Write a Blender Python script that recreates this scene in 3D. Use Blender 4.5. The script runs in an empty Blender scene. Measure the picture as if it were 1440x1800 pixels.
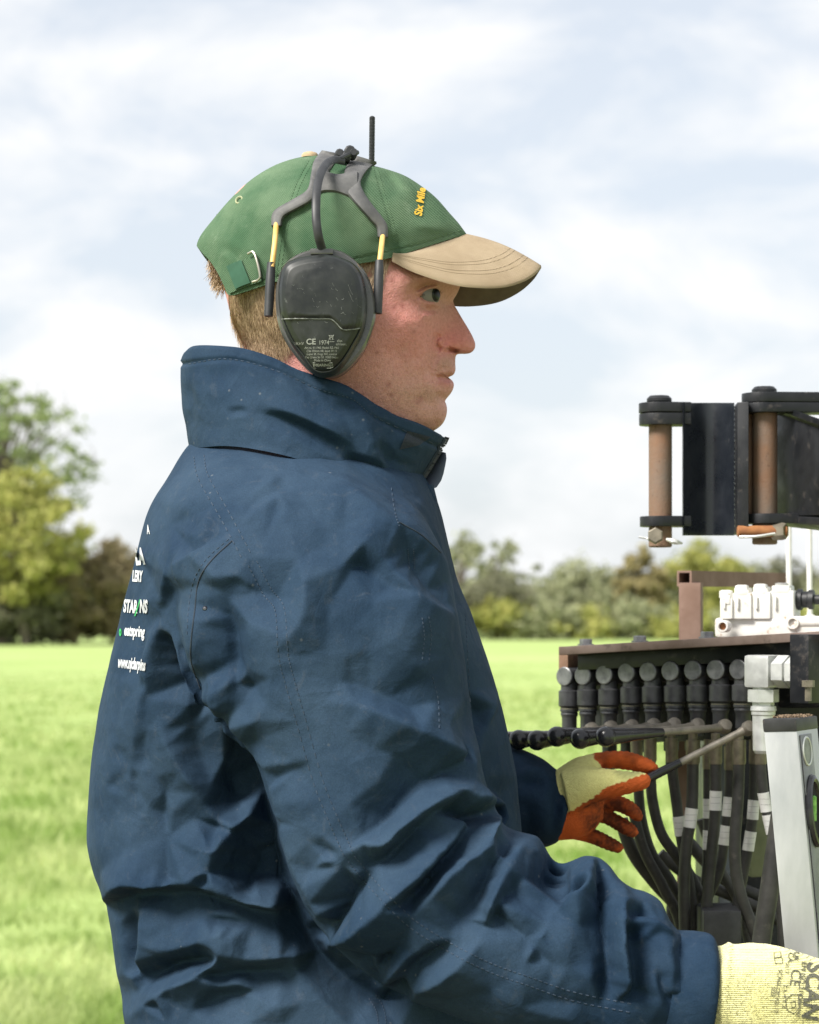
import bpy, bmesh, math, random
import numpy as np
from mathutils import Vector, Matrix
from mathutils.bvhtree import BVHTree
random.seed(7)
rng = np.random.default_rng(7)
R = math.radians
SC = bpy.context.scene
COL = SC.collection
# ------------------------------------------------------------------ camera
F, CX, HY, CZ = 4000.0, 720.0, 1085.0, 1.39      # focal length in photo pixels, principal column, horizon row, lens height
cam_d = bpy.data.cameras.new('camera')
cam = bpy.data.objects.new('camera', cam_d); COL.objects.link(cam)
cam.location = (0, 0, CZ); cam.rotation_euler = (R(90), 0, 0)
cam_d.sensor_fit = 'VERTICAL'; cam_d.sensor_height = 36.0; cam_d.sensor_width = 28.8
cam_d.lens = 36.0 * F / 1800.0
cam_d.shift_y = (HY - 900.0) / 1800.0
cam_d.clip_start = 0.05; cam_d.clip_end = 3000
cam_d.dof.use_dof = True; cam_d.dof.focus_distance = 1.93; cam_d.dof.aperture_fstop = 11.0
SC.camera = cam
# ------------------------------------------------------------------ sky and sun
SUN_EL, SUN_AZ = 46.0, -128.0        # azimuth from +Y (view direction), negative to the left: behind the camera on its left
wd = bpy.data.worlds.new('World'); SC.world = wd; wd.use_nodes = True
nt = wd.node_tree; nt.nodes.clear()
def N(t, typ, **kw):
    n = t.nodes.new(typ)
    for k, v in kw.items():
        if k == 'inp':
            for a, b in v.items(): n.inputs[a].default_value = b
        else: setattr(n, k, v)
    return n
sky = N(nt, 'ShaderNodeTexSky', sky_type='NISHITA', sun_disc=False, sun_elevation=R(SUN_EL), sun_rotation=R(SUN_AZ), air_density=1.0, dust_density=2.0, ozone_density=1.0)
tc = N(nt, 'ShaderNodeTexCoord')
sep = N(nt, 'ShaderNodeSeparateXYZ'); nt.links.new(tc.outputs['Generated'], sep.inputs[0])
cmb = N(nt, 'ShaderNodeCombineXYZ'); zs = N(nt, 'ShaderNodeMath', operation='MULTIPLY', inp={1: 2.1}); nt.links.new(sep.outputs[2], zs.inputs[0]); nt.links.new(sep.outputs[0], cmb.inputs[0]); nt.links.new(sep.outputs[1], cmb.inputs[1]); nt.links.new(zs.outputs[0], cmb.inputs[2])
no = N(nt, 'ShaderNodeTexNoise', inp={'Scale': 8.5, 'Detail': 8.0, 'Roughness': 0.56, 'Distortion': 0.35}); nt.links.new(cmb.outputs[0], no.inputs['Vector'])
rp = N(nt, 'ShaderNodeValToRGB'); nt.links.new(no.outputs['Fac'], rp.inputs[0])
rp.color_ramp.elements[0].position = 0.42; rp.color_ramp.elements[0].color = (0.06, 0.06, 0.06, 1)
rp.color_ramp.elements[1].position = 0.64; rp.color_ramp.elements[1].color = (1, 1, 1, 1)
SKYK = 0.0765
veil = N(nt, 'ShaderNodeMix', data_type='RGBA', inp={0: 0.68}); nt.links.new(sky.outputs[0], veil.inputs[6]); veil.inputs[7].default_value = (6.0, 6.32, 6.72, 1)      # thin high cloud
cloud = N(nt, 'ShaderNodeRGB'); cloud.outputs[0].default_value = (6.75, 6.8, 6.85, 1)
mx = N(nt, 'ShaderNodeMix', data_type='RGBA')
nt.links.new(rp.outputs[0], mx.inputs[0]); nt.links.new(veil.outputs[2], mx.inputs[6]); nt.links.new(cloud.outputs[0], mx.inputs[7])
bg = N(nt, 'ShaderNodeBackground', inp={1: SKYK}); nt.links.new(mx.outputs[2], bg.inputs[0])
wo = N(nt, 'ShaderNodeOutputWorld'); nt.links.new(bg.outputs[0], wo.inputs[0])
sd = bpy.data.lights.new('sun', 'SUN'); sd.energy = 4.0; sd.angle = R(22); sd.color = (1.0, 0.955, 0.89)
sun = bpy.data.objects.new('sun', sd); COL.objects.link(sun)
_d = Vector((math.sin(R(SUN_AZ)) * math.cos(R(SUN_EL)), math.cos(R(SUN_AZ)) * math.cos(R(SUN_EL)), math.sin(R(SUN_EL))))
sun.rotation_euler = (-_d).to_track_quat('-Z', 'Y').to_euler(); sun.location = (-3, -3, 6)
vs = SC.view_settings; vs.view_transform = 'Standard'; vs.look = 'None'; vs.exposure = 1.0; vs.gamma = 1.0; vs.use_curve_mapping = False
SC.cycles.use_denoising = True
SC.cycles.max_bounces = 6; SC.cycles.transparent_max_bounces = 8
# ------------------------------------------------------------------ helpers
def P(px, py, Y):
    return Vector(((px - CX) * Y / F, Y, CZ - (py - HY) * Y / F))
def PA(px, py, Y):
    px, py, Y = np.broadcast_arrays(np.asarray(px, float), np.asarray(py, float), np.asarray(Y, float))
    return np.stack([(px - CX) * Y / F, Y, CZ - (py - HY) * Y / F], -1)
def proj(co):
    co = np.asarray(co)
    return CX + co[:, 0] * F / co[:, 1], HY - (co[:, 2] - CZ) * F / co[:, 1]
def origin_of(o):
    v = Vector((0, 0, 0))
    while o is not None:
        v += o.location; o = o.parent
    return v
def mesh_from(name, verts, faces):
    me = bpy.data.meshes.new(name)
    verts = np.asarray(verts, dtype=np.float32).reshape(-1, 3)
    if isinstance(faces, np.ndarray):
        k = faces.shape[1]; nf = len(faces)
        me.vertices.add(len(verts)); me.vertices.foreach_set('co', verts.ravel())
        me.loops.add(nf * k); me.loops.foreach_set('vertex_index', faces.astype(np.int32).ravel())
        me.polygons.add(nf); me.polygons.foreach_set('loop_start', np.arange(0, nf * k, k, dtype=np.int32))
        try: me.polygons.foreach_set('loop_total', np.full(nf, k, dtype=np.int32))
        except Exception: pass
        me.update(calc_edges=True); me.validate()
    else:
        me.from_pydata(verts.tolist(), [], [list(map(int, f)) for f in faces]); me.update()
    return me
def mk(name, verts, faces, m, parent=None, smooth=True, sharp=None, base=None, col=None, fix=False):
    """one mesh object; verts are world coordinates"""
    verts = np.asarray(verts, dtype=np.float64).reshape(-1, 3)
    o0 = np.array(origin_of(parent)) if parent is not None else (np.array(base) if base is not None else np.array([verts[:, 0].mean(), verts[:, 1].mean(), verts[:, 2].min()]))
    me = mesh_from(name, verts - o0, faces)
    if fix:
        b = bmesh.new(); b.from_mesh(me); bmesh.ops.recalc_face_normals(b, faces=b.faces); b.to_mesh(me); b.free()
    if smooth: me.polygons.foreach_set('use_smooth', np.ones(len(me.polygons), dtype=bool))
    if sharp: me.set_sharp_from_angle(angle=R(sharp))
    if col is not None:
        at = me.color_attributes.new('Col', 'FLOAT_COLOR', 'POINT')
        c = np.asarray(col, dtype=np.float32)
        if c.shape[1] == 3: c = np.concatenate([c, np.ones((len(c), 1), np.float32)], 1)
        at.data.foreach_set('color', c.ravel())
    ms = m if isinstance(m, (list, tuple)) else [m]
    for q in ms: me.materials.append(q)
    o = bpy.data.objects.new(name, me); COL.objects.link(o)
    if parent is not None: o.parent = parent
    else: o.location = Vector(o0)
    return o
def tag(o, label=None, cat=None, group=None, kind=None):
    for k, v in (('label', label), ('category', cat), ('group', group), ('kind', kind)):
        if v: o[k] = v
    return o
def empty(name, loc, label, cat, group=None):
    o = bpy.data.objects.new(name, None); COL.objects.link(o); o.location = Vector(loc); o.empty_display_size = 0.05
    return tag(o, label, cat, group)
def crom(pts, n):
    """Catmull-Rom through pts (k,d) -> (n,d), evenly in parameter"""
    p = np.asarray(pts, float); k = len(p)
    if k == 2: t = np.linspace(0, 1, n)[:, None]; return p[0] * (1 - t) + p[1] * t
    e = np.vstack([2 * p[0] - p[1], p, 2 * p[-1] - p[-2]])
    u = np.linspace(0, k - 1, n); i = np.minimum(u.astype(int), k - 2); t = (u - i)[:, None]
    a, b, c, d = e[i], e[i + 1], e[i + 2], e[i + 3]
    return 0.5 * (2 * b + (c - a) * t + (2 * a - 5 * b + 4 * c - d) * t ** 2 + (3 * b - a - 3 * c + d) * t ** 3)
def grid_faces(nu, nv, wrap=False, off=0, flip=False):
    """nu rings of nv verts"""
    i, j = np.meshgrid(np.arange(nu - 1), np.arange(nv if wrap else nv - 1), indexing='ij')
    j2 = (j + 1) % nv
    f = np.stack([i * nv + j, i * nv + j2, (i + 1) * nv + j2, (i + 1) * nv + j], -1).reshape(-1, 4) + off
    return f[:, ::-1] if flip else f
class MB:
    """collects verts and faces of one part"""
    def __init__(s): s.v = []; s.f = []; s.n = 0
    def add(s, v, f):
        v = np.asarray(v, float).reshape(-1, 3)
        s.v.append(v); s.f += [[int(i) + s.n for i in q] for q in f]; s.n += len(v); return s
    def rings(s, rings, wrap=True, cap0=True, cap1=True):
        nu, nv = len(rings), len(rings[0])
        f = grid_faces(nu, nv, wrap).tolist()
        if cap0: f.append(list(range(nv))[::-1])
        if cap1: f.append(list(range((nu - 1) * nv, nu * nv)))
        return s.add(np.asarray(rings).reshape(-1, 3), f)
    def tube(s, pts, rad, n=12, sm=0, cap=True):
        p = np.asarray([tuple(q) for q in pts], float)
        r = np.full(len(p), rad, float) if np.isscalar(rad) else np.asarray(rad, float)
        if sm: 
            q = crom(np.column_stack([p, r]), sm); p, r = q[:, :3], q[:, 3]
        t = np.gradient(p, axis=0); t /= np.linalg.norm(t, axis=1)[:, None] + 1e-12
        ref = np.array([0, 0, 1.0]) if abs(t[0][2]) < 0.9 else np.array([1.0, 0, 0])
        u = np.cross(t[0], ref); u /= np.linalg.norm(u); rings = []
        a = np.linspace(0, 2 * np.pi, n, endpoint=False)
        for k in range(len(p)):
            u = u - t[k] * np.dot(u, t[k]); u /= np.linalg.norm(u); w = np.cross(t[k], u)
            rings.append(p[k] + r[k] * (np.cos(a)[:, None] * u + np.sin(a)[:, None] * w))
        return s.rings(rings, True, cap, cap)
    def lathe(s, p0, axis, prof, n=20, up=None):
        """prof: (distance along axis, radius)"""
        ax = np.asarray(tuple(axis), float); ax /= np.linalg.norm(ax)
        ref = np.array([0, 0, 1.0]) if abs(ax[2]) < 0.9 else np.array([1.0, 0, 0])
        u = np.cross(ax, ref); u /= np.linalg.norm(u); w = np.cross(ax, u)
        a = np.linspace(0, 2 * np.pi, n, endpoint=False) + math.pi / n
        rings = [np.asarray(tuple(p0)) + ax * d + max(r, 1e-5) * (np.cos(a)[:, None] * u + np.sin(a)[:, None] * w) for d, r in prof]
        return s.rings(rings)
    def box(s, c, ax, ay, az, bev=0.0):
        """centre, three half-extent vectors; bevelled along all edges with one chamfer"""
        b = bmesh.new(); c = Vector(tuple(c)); ax, ay, az = (Vector(tuple(q)) for q in (ax, ay, az))
        vs_ = [b.verts.new(c + ax * i + ay * j + az * k) for k in (-1, 1) for j in (-1, 1) for i in (-1, 1)]
        for q in ((0, 1, 3, 2), (4, 6, 7, 5), (0, 4, 5, 1), (2, 3, 7, 6), (0, 2, 6, 4), (1, 5, 7, 3)): b.faces.new([vs_[i] for i in q])
        bmesh.ops.recalc_face_normals(b, faces=b.faces)
        if bev: bmesh.ops.bevel(b, geom=b.edges[:], offset=bev, segments=2, affect='EDGES', profile=0.6)
        b.verts.index_update(); v = [tuple(q.co) for q in b.verts]; f = [[q.index for q in g.verts] for g in b.faces]; b.free()
        return s.add(v, f)
    def prism(s, poly, d, bev=0.0):
        """poly: 3-D outline, extruded by vector d"""
        b = bmesh.new(); vv = [b.verts.new(tuple(q)) for q in poly]; fc = b.faces.new(vv)
        r = bmesh.ops.extrude_face_region(b, geom=[fc]); nv = [q for q in r['geom'] if isinstance(q, bmesh.types.BMVert)]
        bmesh.ops.translate(b, verts=nv, vec=Vector(tuple(d))); bmesh.ops.recalc_face_normals(b, faces=b.faces)
        if bev: bmesh.ops.bevel(b, geom=[e for e in b.edges], offset=bev, segments=2, affect='EDGES', profile=0.6)
        b.verts.index_update(); v = [tuple(q.co) for q in b.verts]; f = [[q.index for q in g.verts] for g in b.faces]; b.free()
        return s.add(v, f)
    def build(s, name, m, parent=None, smooth=True, sharp=38, **kw):
        return mk(name, np.concatenate(s.v), s.f, m, parent, smooth, sharp, **kw)
class TPS:
    def __init__(s, pts, vals, reg=0.0):
        s.p = np.asarray(pts, float) / 100.0; n = len(s.p)
        K = s.k(np.linalg.norm(s.p[:, None] - s.p[None], axis=2)) + reg * np.eye(n)
        Q = np.column_stack([np.ones(n), s.p]); A = np.zeros((n + 3, n + 3)); A[:n, :n] = K; A[:n, n:] = Q; A[n:, :n] = Q.T
        s.w = np.linalg.solve(A, np.concatenate([np.asarray(vals, float), np.zeros(3)]))
    @staticmethod
    def k(r): return np.where(r > 1e-9, r * r * np.log(np.maximum(r, 1e-9)), 0.0)
    def __call__(s, x, y):
        x = np.asarray(x, float); sh = x.shape; q = np.column_stack([x.ravel(), np.asarray(y, float).ravel()]) / 100.0; o = np.empty(len(q))
        for i in range(0, len(q), 20000):
            c = q[i:i + 20000]; o[i:i + 20000] = s.k(np.linalg.norm(c[:, None] - s.p[None], axis=2)) @ s.w[:-3] + s.w[-3] + c @ s.w[-2:]
        return o.reshape(sh)
def stroke(x, y, pts, amp, w1, w2=None, soft=2.0, taper=(0.38, 0.38), power=1.12, n=None):
    """height field of one ridge (amp>0) or valley (amp<0) along a polyline of photo pixels; w1 / w2: reach on its left / right as one walks along it"""
    w2 = w1 if w2 is None else w2
    p = crom(pts, max(len(pts) * 5, 8)) if len(pts) > 2 else np.asarray(pts, float)
    W = max(w1, w2); out = np.zeros(len(x))
    m = np.where((x > p[:, 0].min() - W) & (x < p[:, 0].max() + W) & (y > p[:, 1].min() - W) & (y < p[:, 1].max() + W))[0]
    if not len(m): return out
    q = np.column_stack([x[m], y[m]]); best = np.full(len(m), 1e9); sg = np.zeros(len(m)); tt = np.zeros(len(m))
    L = np.concatenate([[0], np.cumsum(np.linalg.norm(np.diff(p, axis=0), axis=1))]); T = L[-1]
    for i in range(len(p) - 1):
        d = p[i + 1] - p[i]; l2 = d @ d + 1e-9; r = q - p[i]; t = np.clip(r @ d / l2, 0, 1); e = r - t[:, None] * d; ds = np.hypot(e[:, 0], e[:, 1])
        c = ds < best; best[c] = ds[c]; sg[c] = (d[0] * r[:, 1] - d[1] * r[:, 0])[c]; tt[c] = ((L[i] + t * math.sqrt(l2)) / T)[c]
    w = np.where(sg < 0, w1, w2); s_ = np.sqrt(best ** 2 + soft ** 2) - soft
    pr = np.clip(1 - s_ / w, 0, 1) ** power
    sm = lambda z: z * z * (3 - 2 * z)
    k = np.ones(len(m))
    if taper[0] > 0: k *= sm(np.clip(tt / taper[0], 0, 1))
    if taper[1] > 0: k *= sm(np.clip((1 - tt) / taper[1], 0, 1))
    out[m] = amp * pr * k
    return out
def vnoise(p, seed=0):
    """cheap smooth value noise for (n,3) arrays, -1..1"""
    p = np.asarray(p, float); i = np.floor(p).astype(np.int64); f = p - i; f = f * f * (3 - 2 * f)
    def h(a, b, c):
        n = (a * 374761393 + b * 668265263 + c * 2147483647 + seed * 974634777) & 0xffffffff
        n = ((n ^ (n >> 13)) * 1274126177) & 0xffffffff
        return ((n ^ (n >> 16)) & 0xffff) / 32767.5 - 1
    r = 0
    for dx_ in (0, 1):
        for dy_ in (0, 1):
            for dz_ in (0, 1):
                r = r + h(i[:, 0] + dx_, i[:, 1] + dy_, i[:, 2] + dz_) * np.where(dx_, f[:, 0], 1 - f[:, 0]) * np.where(dy_, f[:, 1], 1 - f[:, 1]) * np.where(dz_, f[:, 2], 1 - f[:, 2])
    return r
# ------------------------------------------------------------------ materials
def mat(name, c1, c2=None, rough=0.6, metal=0.0, scale=20.0, detail=6.0, lo=0.35, hi=0.65, bump=0.0, bscale=200.0, c3=None, s3=60.0, lo3=0.6, hi3=0.7, rvar=0.0, spec=0.5, vcol=False, stretch=None, coat=0.0, sheen=0.0, extra=None):
    m = bpy.data.materials.new(name); m.use_nodes = True; t = m.node_tree; t.nodes.clear()
    b = N(t, 'ShaderNodeBsdfPrincipled', inp={'Roughness': rough, 'Metallic': metal, 'Specular IOR Level': spec, 'Coat Weight': coat, 'Sheen Weight': sheen})
    o = N(t, 'ShaderNodeOutputMaterial'); t.links.new(b.outputs[0], o.inputs[0])
    tcn = N(t, 'ShaderNodeTexCoord'); vec = tcn.outputs['Object']
    if stretch:
        mp = N(t, 'ShaderNodeMapping'); mp.inputs['Scale'].default_value = stretch; t.links.new(vec, mp.inputs[0]); vec = mp.outputs[0]
    c4 = lambda c: (c[0], c[1], c[2], 1)
    csock = None
    if vcol:
        a = N(t, 'ShaderNodeVertexColor'); a.layer_name = 'Col'; csock = a.outputs[0]
    if c2 is not None:
        nz = N(t, 'ShaderNodeTexNoise', inp={'Scale': scale, 'Detail': detail, 'Roughness': 0.6}); t.links.new(vec, nz.inputs['Vector'])
        rr = N(t, 'ShaderNodeMapRange', inp={1: lo, 2: hi}); t.links.new(nz.outputs[0], rr.inputs[0])
        mxx = N(t, 'ShaderNodeMix', data_type='RGBA'); t.links.new(rr.outputs[0], mxx.inputs[0])
        if csock is not None:
            mxx.blend_type = 'MULTIPLY'; t.links.new(csock, mxx.inputs[6]); mxx.inputs[7].default_value = c4(c2)
        else: mxx.inputs[6].default_value = c4(c1); mxx.inputs[7].default_value = c4(c2)
        csock = mxx.outputs[2]
        if rvar:
            r2 = N(t, 'ShaderNodeMapRange', inp={1: lo, 2: hi, 3: rough, 4: rough + rvar}); t.links.new(nz.outputs[0], r2.inputs[0]); t.links.new(r2.outputs[0], b.inputs['Roughness'])
    if c3 is not None:
        n3 = N(t, 'ShaderNodeTexNoise', inp={'Scale': s3, 'Detail': 8.0, 'Roughness': 0.7}); t.links.new(vec, n3.inputs['Vector'])
        r3 = N(t, 'ShaderNodeMapRange', inp={1: lo3, 2: hi3}); t.links.new(n3.outputs[0], r3.inputs[0])
        m3 = N(t, 'ShaderNodeMix', data_type='RGBA'); t.links.new(r3.outputs[0], m3.inputs[0])
        if csock is not None: t.links.new(csock, m3.inputs[6])
        else: m3.inputs[6].default_value = c4(c1)
        m3.inputs[7].default_value = c4(c3); csock = m3.outputs[2]
    if csock is not None: t.links.new(csock, b.inputs['Base Color'])
    else: b.inputs['Base Color'].default_value = c4(c1)
    if bump:
        nb = N(t, 'ShaderNodeTexNoise', inp={'Scale': bscale, 'Detail': 4.0, 'Roughness': 0.6}); t.links.new(vec, nb.inputs['Vector'])
        bp = N(t, 'ShaderNodeBump', inp={'Strength': 1.0, 'Distance': bump}); t.links.new(nb.outputs[0], bp.inputs['Height']); t.links.new(bp.outputs[0], b.inputs['Normal'])
    if extra: extra(m, t, b, vec)
    return m
# ------------------------------------------------------------------ ground, grass, hedges, trees
def leaf_mat(name, c1, c2, tr=0.35):
    m = bpy.data.materials.new(name); m.use_nodes = True; t = m.node_tree; t.nodes.clear()
    tcn = N(t, 'ShaderNodeTexCoord'); nz = N(t, 'ShaderNodeTexNoise', inp={'Scale': 1.6, 'Detail': 7.0}); t.links.new(tcn.outputs['Object'], nz.inputs['Vector'])
    rr = N(t, 'ShaderNodeMapRange', inp={1: 0.38, 2: 0.62}); t.links.new(nz.outputs[0], rr.inputs[0])
    mx_ = N(t, 'ShaderNodeMix', data_type='RGBA'); mx_.inputs[6].default_value = (*c1, 1); mx_.inputs[7].default_value = (*c2, 1); t.links.new(rr.outputs[0], mx_.inputs[0])
    d = N(t, 'ShaderNodeBsdfPrincipled', inp={'Roughness': 0.6, 'Specular IOR Level': 0.25}); tr_ = N(t, 'ShaderNodeBsdfTranslucent'); ms = N(t, 'ShaderNodeMixShader', inp={0: tr})
    t.links.new(mx_.outputs[2], d.inputs['Base Color']); t.links.new(mx_.outputs[2], tr_.inputs[0]); t.links.new(d.outputs[0], ms.inputs[1]); t.links.new(tr_.outputs[0], ms.inputs[2])
    o = N(t, 'ShaderNodeOutputMaterial'); t.links.new(ms.outputs[0], o.inputs[0]); return m
def field_extra(m, t, b, vec):
    # broad mown and trodden patches over the fine turf
    n1 = N(t, 'ShaderNodeTexNoise', inp={'Scale': 0.10, 'Detail': 6.0, 'Roughness': 0.6}); n2 = N(t, 'ShaderNodeTexNoise', inp={'Scale': 3.0, 'Detail': 8.0, 'Roughness': 0.75})
    t.links.new(vec, n1.inputs['Vector']); t.links.new(vec, n2.inputs['Vector'])
    ad = N(t, 'ShaderNodeMath', operation='ADD'); t.links.new(n1.outputs[0], ad.inputs[0]); t.links.new(n2.outputs[0], ad.inputs[1])
    r = N(t, 'ShaderNodeValToRGB'); mr = N(t, 'ShaderNodeMapRange', inp={1: 0.7, 2: 1.3}); t.links.new(ad.outputs[0], mr.inputs[0]); t.links.new(mr.outputs[0], r.inputs[0])
    e = r.color_ramp.elements; e[0].position = 0.0; e[0].color = (0.235, 0.32, 0.095, 1); e[1].position = 1.0; e[1].color = (0.38, 0.45, 0.19, 1)
    k = e.new(0.5); k.color = (0.30, 0.385, 0.135, 1)
    t.links.new(r.outputs[0], b.inputs['Base Color'])
M_field = mat('field_turf', (0.1, 0.2, 0.03), rough=0.9, spec=0.1, extra=field_extra)
g = 1400.0
ys = np.concatenate([[-20, 0, 5], np.linspace(8, 60, 27), np.linspace(70, 260, 20), [400, 900, g]]); xs = np.concatenate([[-g, -300], np.linspace(-60, 60, 49), [300, g]])
XX, YY = np.meshgrid(xs, ys); ZZ = 0.10 * vnoise(np.column_stack([XX.ravel() / 9, YY.ravel() / 9, 0 * XX.ravel()]), 3) * np.clip((YY.ravel() - 8) / 30, 0, 1)
tag(mk('field', np.column_stack([XX.ravel(), YY.ravel(), ZZ]), grid_faces(len(ys), len(xs)), M_field, base=(0, 0, 0)), kind='structure')
# grass: real blades, thinning with distance
M_grass = leaf_mat('grass_blade', (0.20, 0.31, 0.06), (0.55, 0.61, 0.28), 0.45)
nb = 210000
u = rng.random(nb); yb = 6.2 * (75 / 6.2) ** (u ** 1.15); xb = (rng.random(nb) - 0.5) * (yb * 0.62 + 1.0)
keep = vnoise(np.column_stack([xb * 0.9, yb * 0.9, 0 * xb]), 11) * 0.5 + vnoise(np.column_stack([xb * 3.1, yb * 3.1, 0 * xb]), 5) * 0.5
hb = (0.05 + 0.06 * rng.random(nb)) * (1 + 1.1 * np.clip(keep, -.6, 1)) * np.where(rng.random(nb) < 0.03, 1.6, 1) * np.clip(1 - (yb - 14) / 62, 0.12, 1); wb = (0.0022 + 0.0022 * rng.random(nb)) * np.clip(yb / 9, 1, 4)
an = rng.random(nb) * 2 * np.pi; ln = hb * (0.25 + 0.7 * rng.random(nb)); dxn, dyn = np.cos(an), np.sin(an)
z0 = 0.10 * vnoise(np.column_stack([xb / 9, yb / 9, 0 * xb]), 3) * np.clip((yb - 8) / 30, 0, 1) - 0.01
pa = rng.random(nb) * np.pi; wx, wy = np.cos(pa) * wb, np.sin(pa) * wb
V = np.stack([np.column_stack([xb - wx, yb - wy, z0]), np.column_stack([xb + wx, yb + wy, z0]),
              np.column_stack([xb + wx * .8 + dxn * ln * .35, yb + wy * .8 + dyn * ln * .35, z0 + hb * .62]), np.column_stack([xb - wx * .8 + dxn * ln * .35, yb - wy * .8 + dyn * ln * .35, z0 + hb * .62]),
              np.column_stack([xb + dxn * ln, yb + dyn * ln, z0 + hb])], 1).reshape(-1, 3)
k5 = np.arange(nb)[:, None] * 5
tri = np.concatenate([k5 + [0, 1, 2], k5 + [0, 2, 3], k5 + [3, 2, 4]])
tag(mk('grass', V, tri, M_grass, base=(0, 8, 0)), 'bright green meadow grass covering the field', 'grass', kind='stuff')
# brown ground patch added out of view to cut green bounce off the grass
pa_ = np.linspace(0, 2 * np.pi, 72, endpoint=False); rp_ = 3.0 + 0.35 * np.sin(3 * pa_ + 1) + 0.25 * np.sin(7 * pa_) + 0.15 * np.sin(13 * pa_ + 2)
ring_ = [np.column_stack([0.2 + rp_ * k * np.cos(pa_), 1.6 + rp_ * k * np.sin(pa_), np.full(72, 0.004)]) for k in (0.02, 0.3, 0.6, 0.85, 1.0)]
tag(mk('bounce_cut_ground', np.concatenate(ring_), grid_faces(5, 72, True), mat('earth_bounce_cut', (0.10, 0.075, 0.05), (0.17, 0.13, 0.09), rough=0.95, scale=4, detail=8, c3=(0.12, 0.15, 0.05), s3=3, lo3=.55, hi3=.65), base=(0, 0, 0)), kind='structure')
M_bark = mat('bark', (0.09, 0.075, 0.055), (0.16, 0.14, 0.11), rough=0.95, scale=3.0)
def tree(name, label, px, Y, pytop, wpx, leafm, nclump=40, nleaf=70, ls=0.22, group=None, trunk_h=0.35, seed=1, base_py=None, low=0.1, lace=0.35, flat=1.0, cat='tree', twigs=14):
    """a tapered trunk with limbs to clumps of small leaf faces; sizes from the photo's pixels at the tree's own distance"""
    r = np.random.default_rng(seed); k = Y / F; bx = (px - CX) * k; H = (HY - pytop) * k + CZ; Wd = wpx * k / 2
    root = empty(name, (bx, Y, 0), label, cat, group)
    tb = MB(); top = np.array([bx + r.normal(0, .2), Y, H * 0.8]); tr = max(0.09, H * 0.022)
    stem = [np.array([bx, Y, -0.1]), np.array([bx + r.normal(0, .15), Y + r.normal(0, .15), H * 0.3]), np.array([bx + r.normal(0, .3), Y, H * 0.55]), top]
    tb.tube(stem, [tr * 1.25, tr, tr * .65, tr * .2], 8, 10)
    vs_, cs = [], []
    for i in range(nclump):
        while True:
            d = r.uniform(-1, 1, 3)
            if d @ d < 1: break
        d /= max(np.linalg.norm(d), 1e-6); d *= r.uniform(0.25, 1.0) ** 0.55
        zc = low + (1 - low) * (d[2] * 0.5 + 0.5)
        prof = math.sin(math.pi * min(max(0.16 + 0.78 * (zc - low) / (1 - low), 0), 1)) ** 0.6
        c = np.array([bx + d[0] * Wd * prof, Y + d[1] * Wd * flat * prof, H * zc * r.uniform(0.93, 1.0)]); cs.append(c)
        if i % 2 == 0:
            s0 = stem[1] + (stem[3] - stem[1]) * min(max((c[2] / H - 0.3) * 0.8, 0), 0.9); mid = (s0 + c) / 2 + r.normal(0, .15, 3) + [0, 0, .1 * H * .3]
            tb.tube([s0, mid, c], [tr * .34, tr * .18, tr * .05], 5, 6)
        cr = r.uniform(0.5, 1.15) * Wd * lace; n = int(nleaf * r.uniform(.6, 1.3))
        q = r.normal(0, 1, (n, 3)) * [cr * .62, cr * .62, cr * .42] + c
        a = r.normal(0, 1, (n, 3)); a /= np.linalg.norm(a, axis=1)[:, None]; b2 = np.cross(a, r.normal(0, 1, (n, 3))); b2 /= np.linalg.norm(b2, axis=1)[:, None] + 1e-9
        s_ = (ls * r.uniform(.55, 1.25, n))[:, None]
        vs_.append(np.stack([q - a * s_, q + b2 * s_ * .55, q + a * s_, q - b2 * s_ * .55], 1))
    for _ in range(twigs):
        c = cs[2 * r.integers((len(cs) + 1) // 2)]
        if c[2] < H * .55: continue
        e1 = c + np.array([r.normal(0, .35), r.normal(0, .3), r.uniform(.3, 1.0)]) * min(1, H / 9); tb.tube([c, (c + e1) / 2 + r.normal(0, .08, 3), e1, e1 + np.array([r.normal(0, .3), 0, r.uniform(.1, .5)])], [.022, .016, .011, .004], 4)
    tb.build('trunk', M_bark, root)
    L = np.concatenate(vs_).reshape(-1, 3); L[:, 2] = np.maximum(L[:, 2], 0.03)
    mk('crown', L, np.arange(len(L)).reshape(-1, 4), leafm, root, smooth=False)
    return root
LG = leaf_mat('leaf_green', (0.195, 0.256, 0.098), (0.329, 0.390, 0.171)); LY = leaf_mat('leaf_yellow_green', (0.317, 0.342, 0.098), (0.464, 0.451, 0.146)); LD = leaf_mat('leaf_dark', (0.159, 0.165, 0.104), (0.244, 0.244, 0.152))  # leaf colours paled to stand in for haze over distance
LB = leaf_mat('leaf_russet', (0.232, 0.201, 0.116), (0.342, 0.281, 0.159)); LM = leaf_mat('leaf_olive', (0.244, 0.268, 0.146), (0.403, 0.415, 0.244)); LA = leaf_mat('leaf_amber', (0.33, 0.28, 0.13), (0.42, 0.37, 0.19))
tree('oak_tree', 'tall green tree with lacy open top at the left edge', 5, 118, 632, 330, LG, 190, 42, 0.16, seed=3, low=0.34, lace=0.10, twigs=60)
tree('field_maple', 'rounded yellow green tree in front of the tall tree on the left', 45, 112, 805, 230, LY, 90, 120, 0.17, seed=5, low=0.22, lace=0.19)
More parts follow.
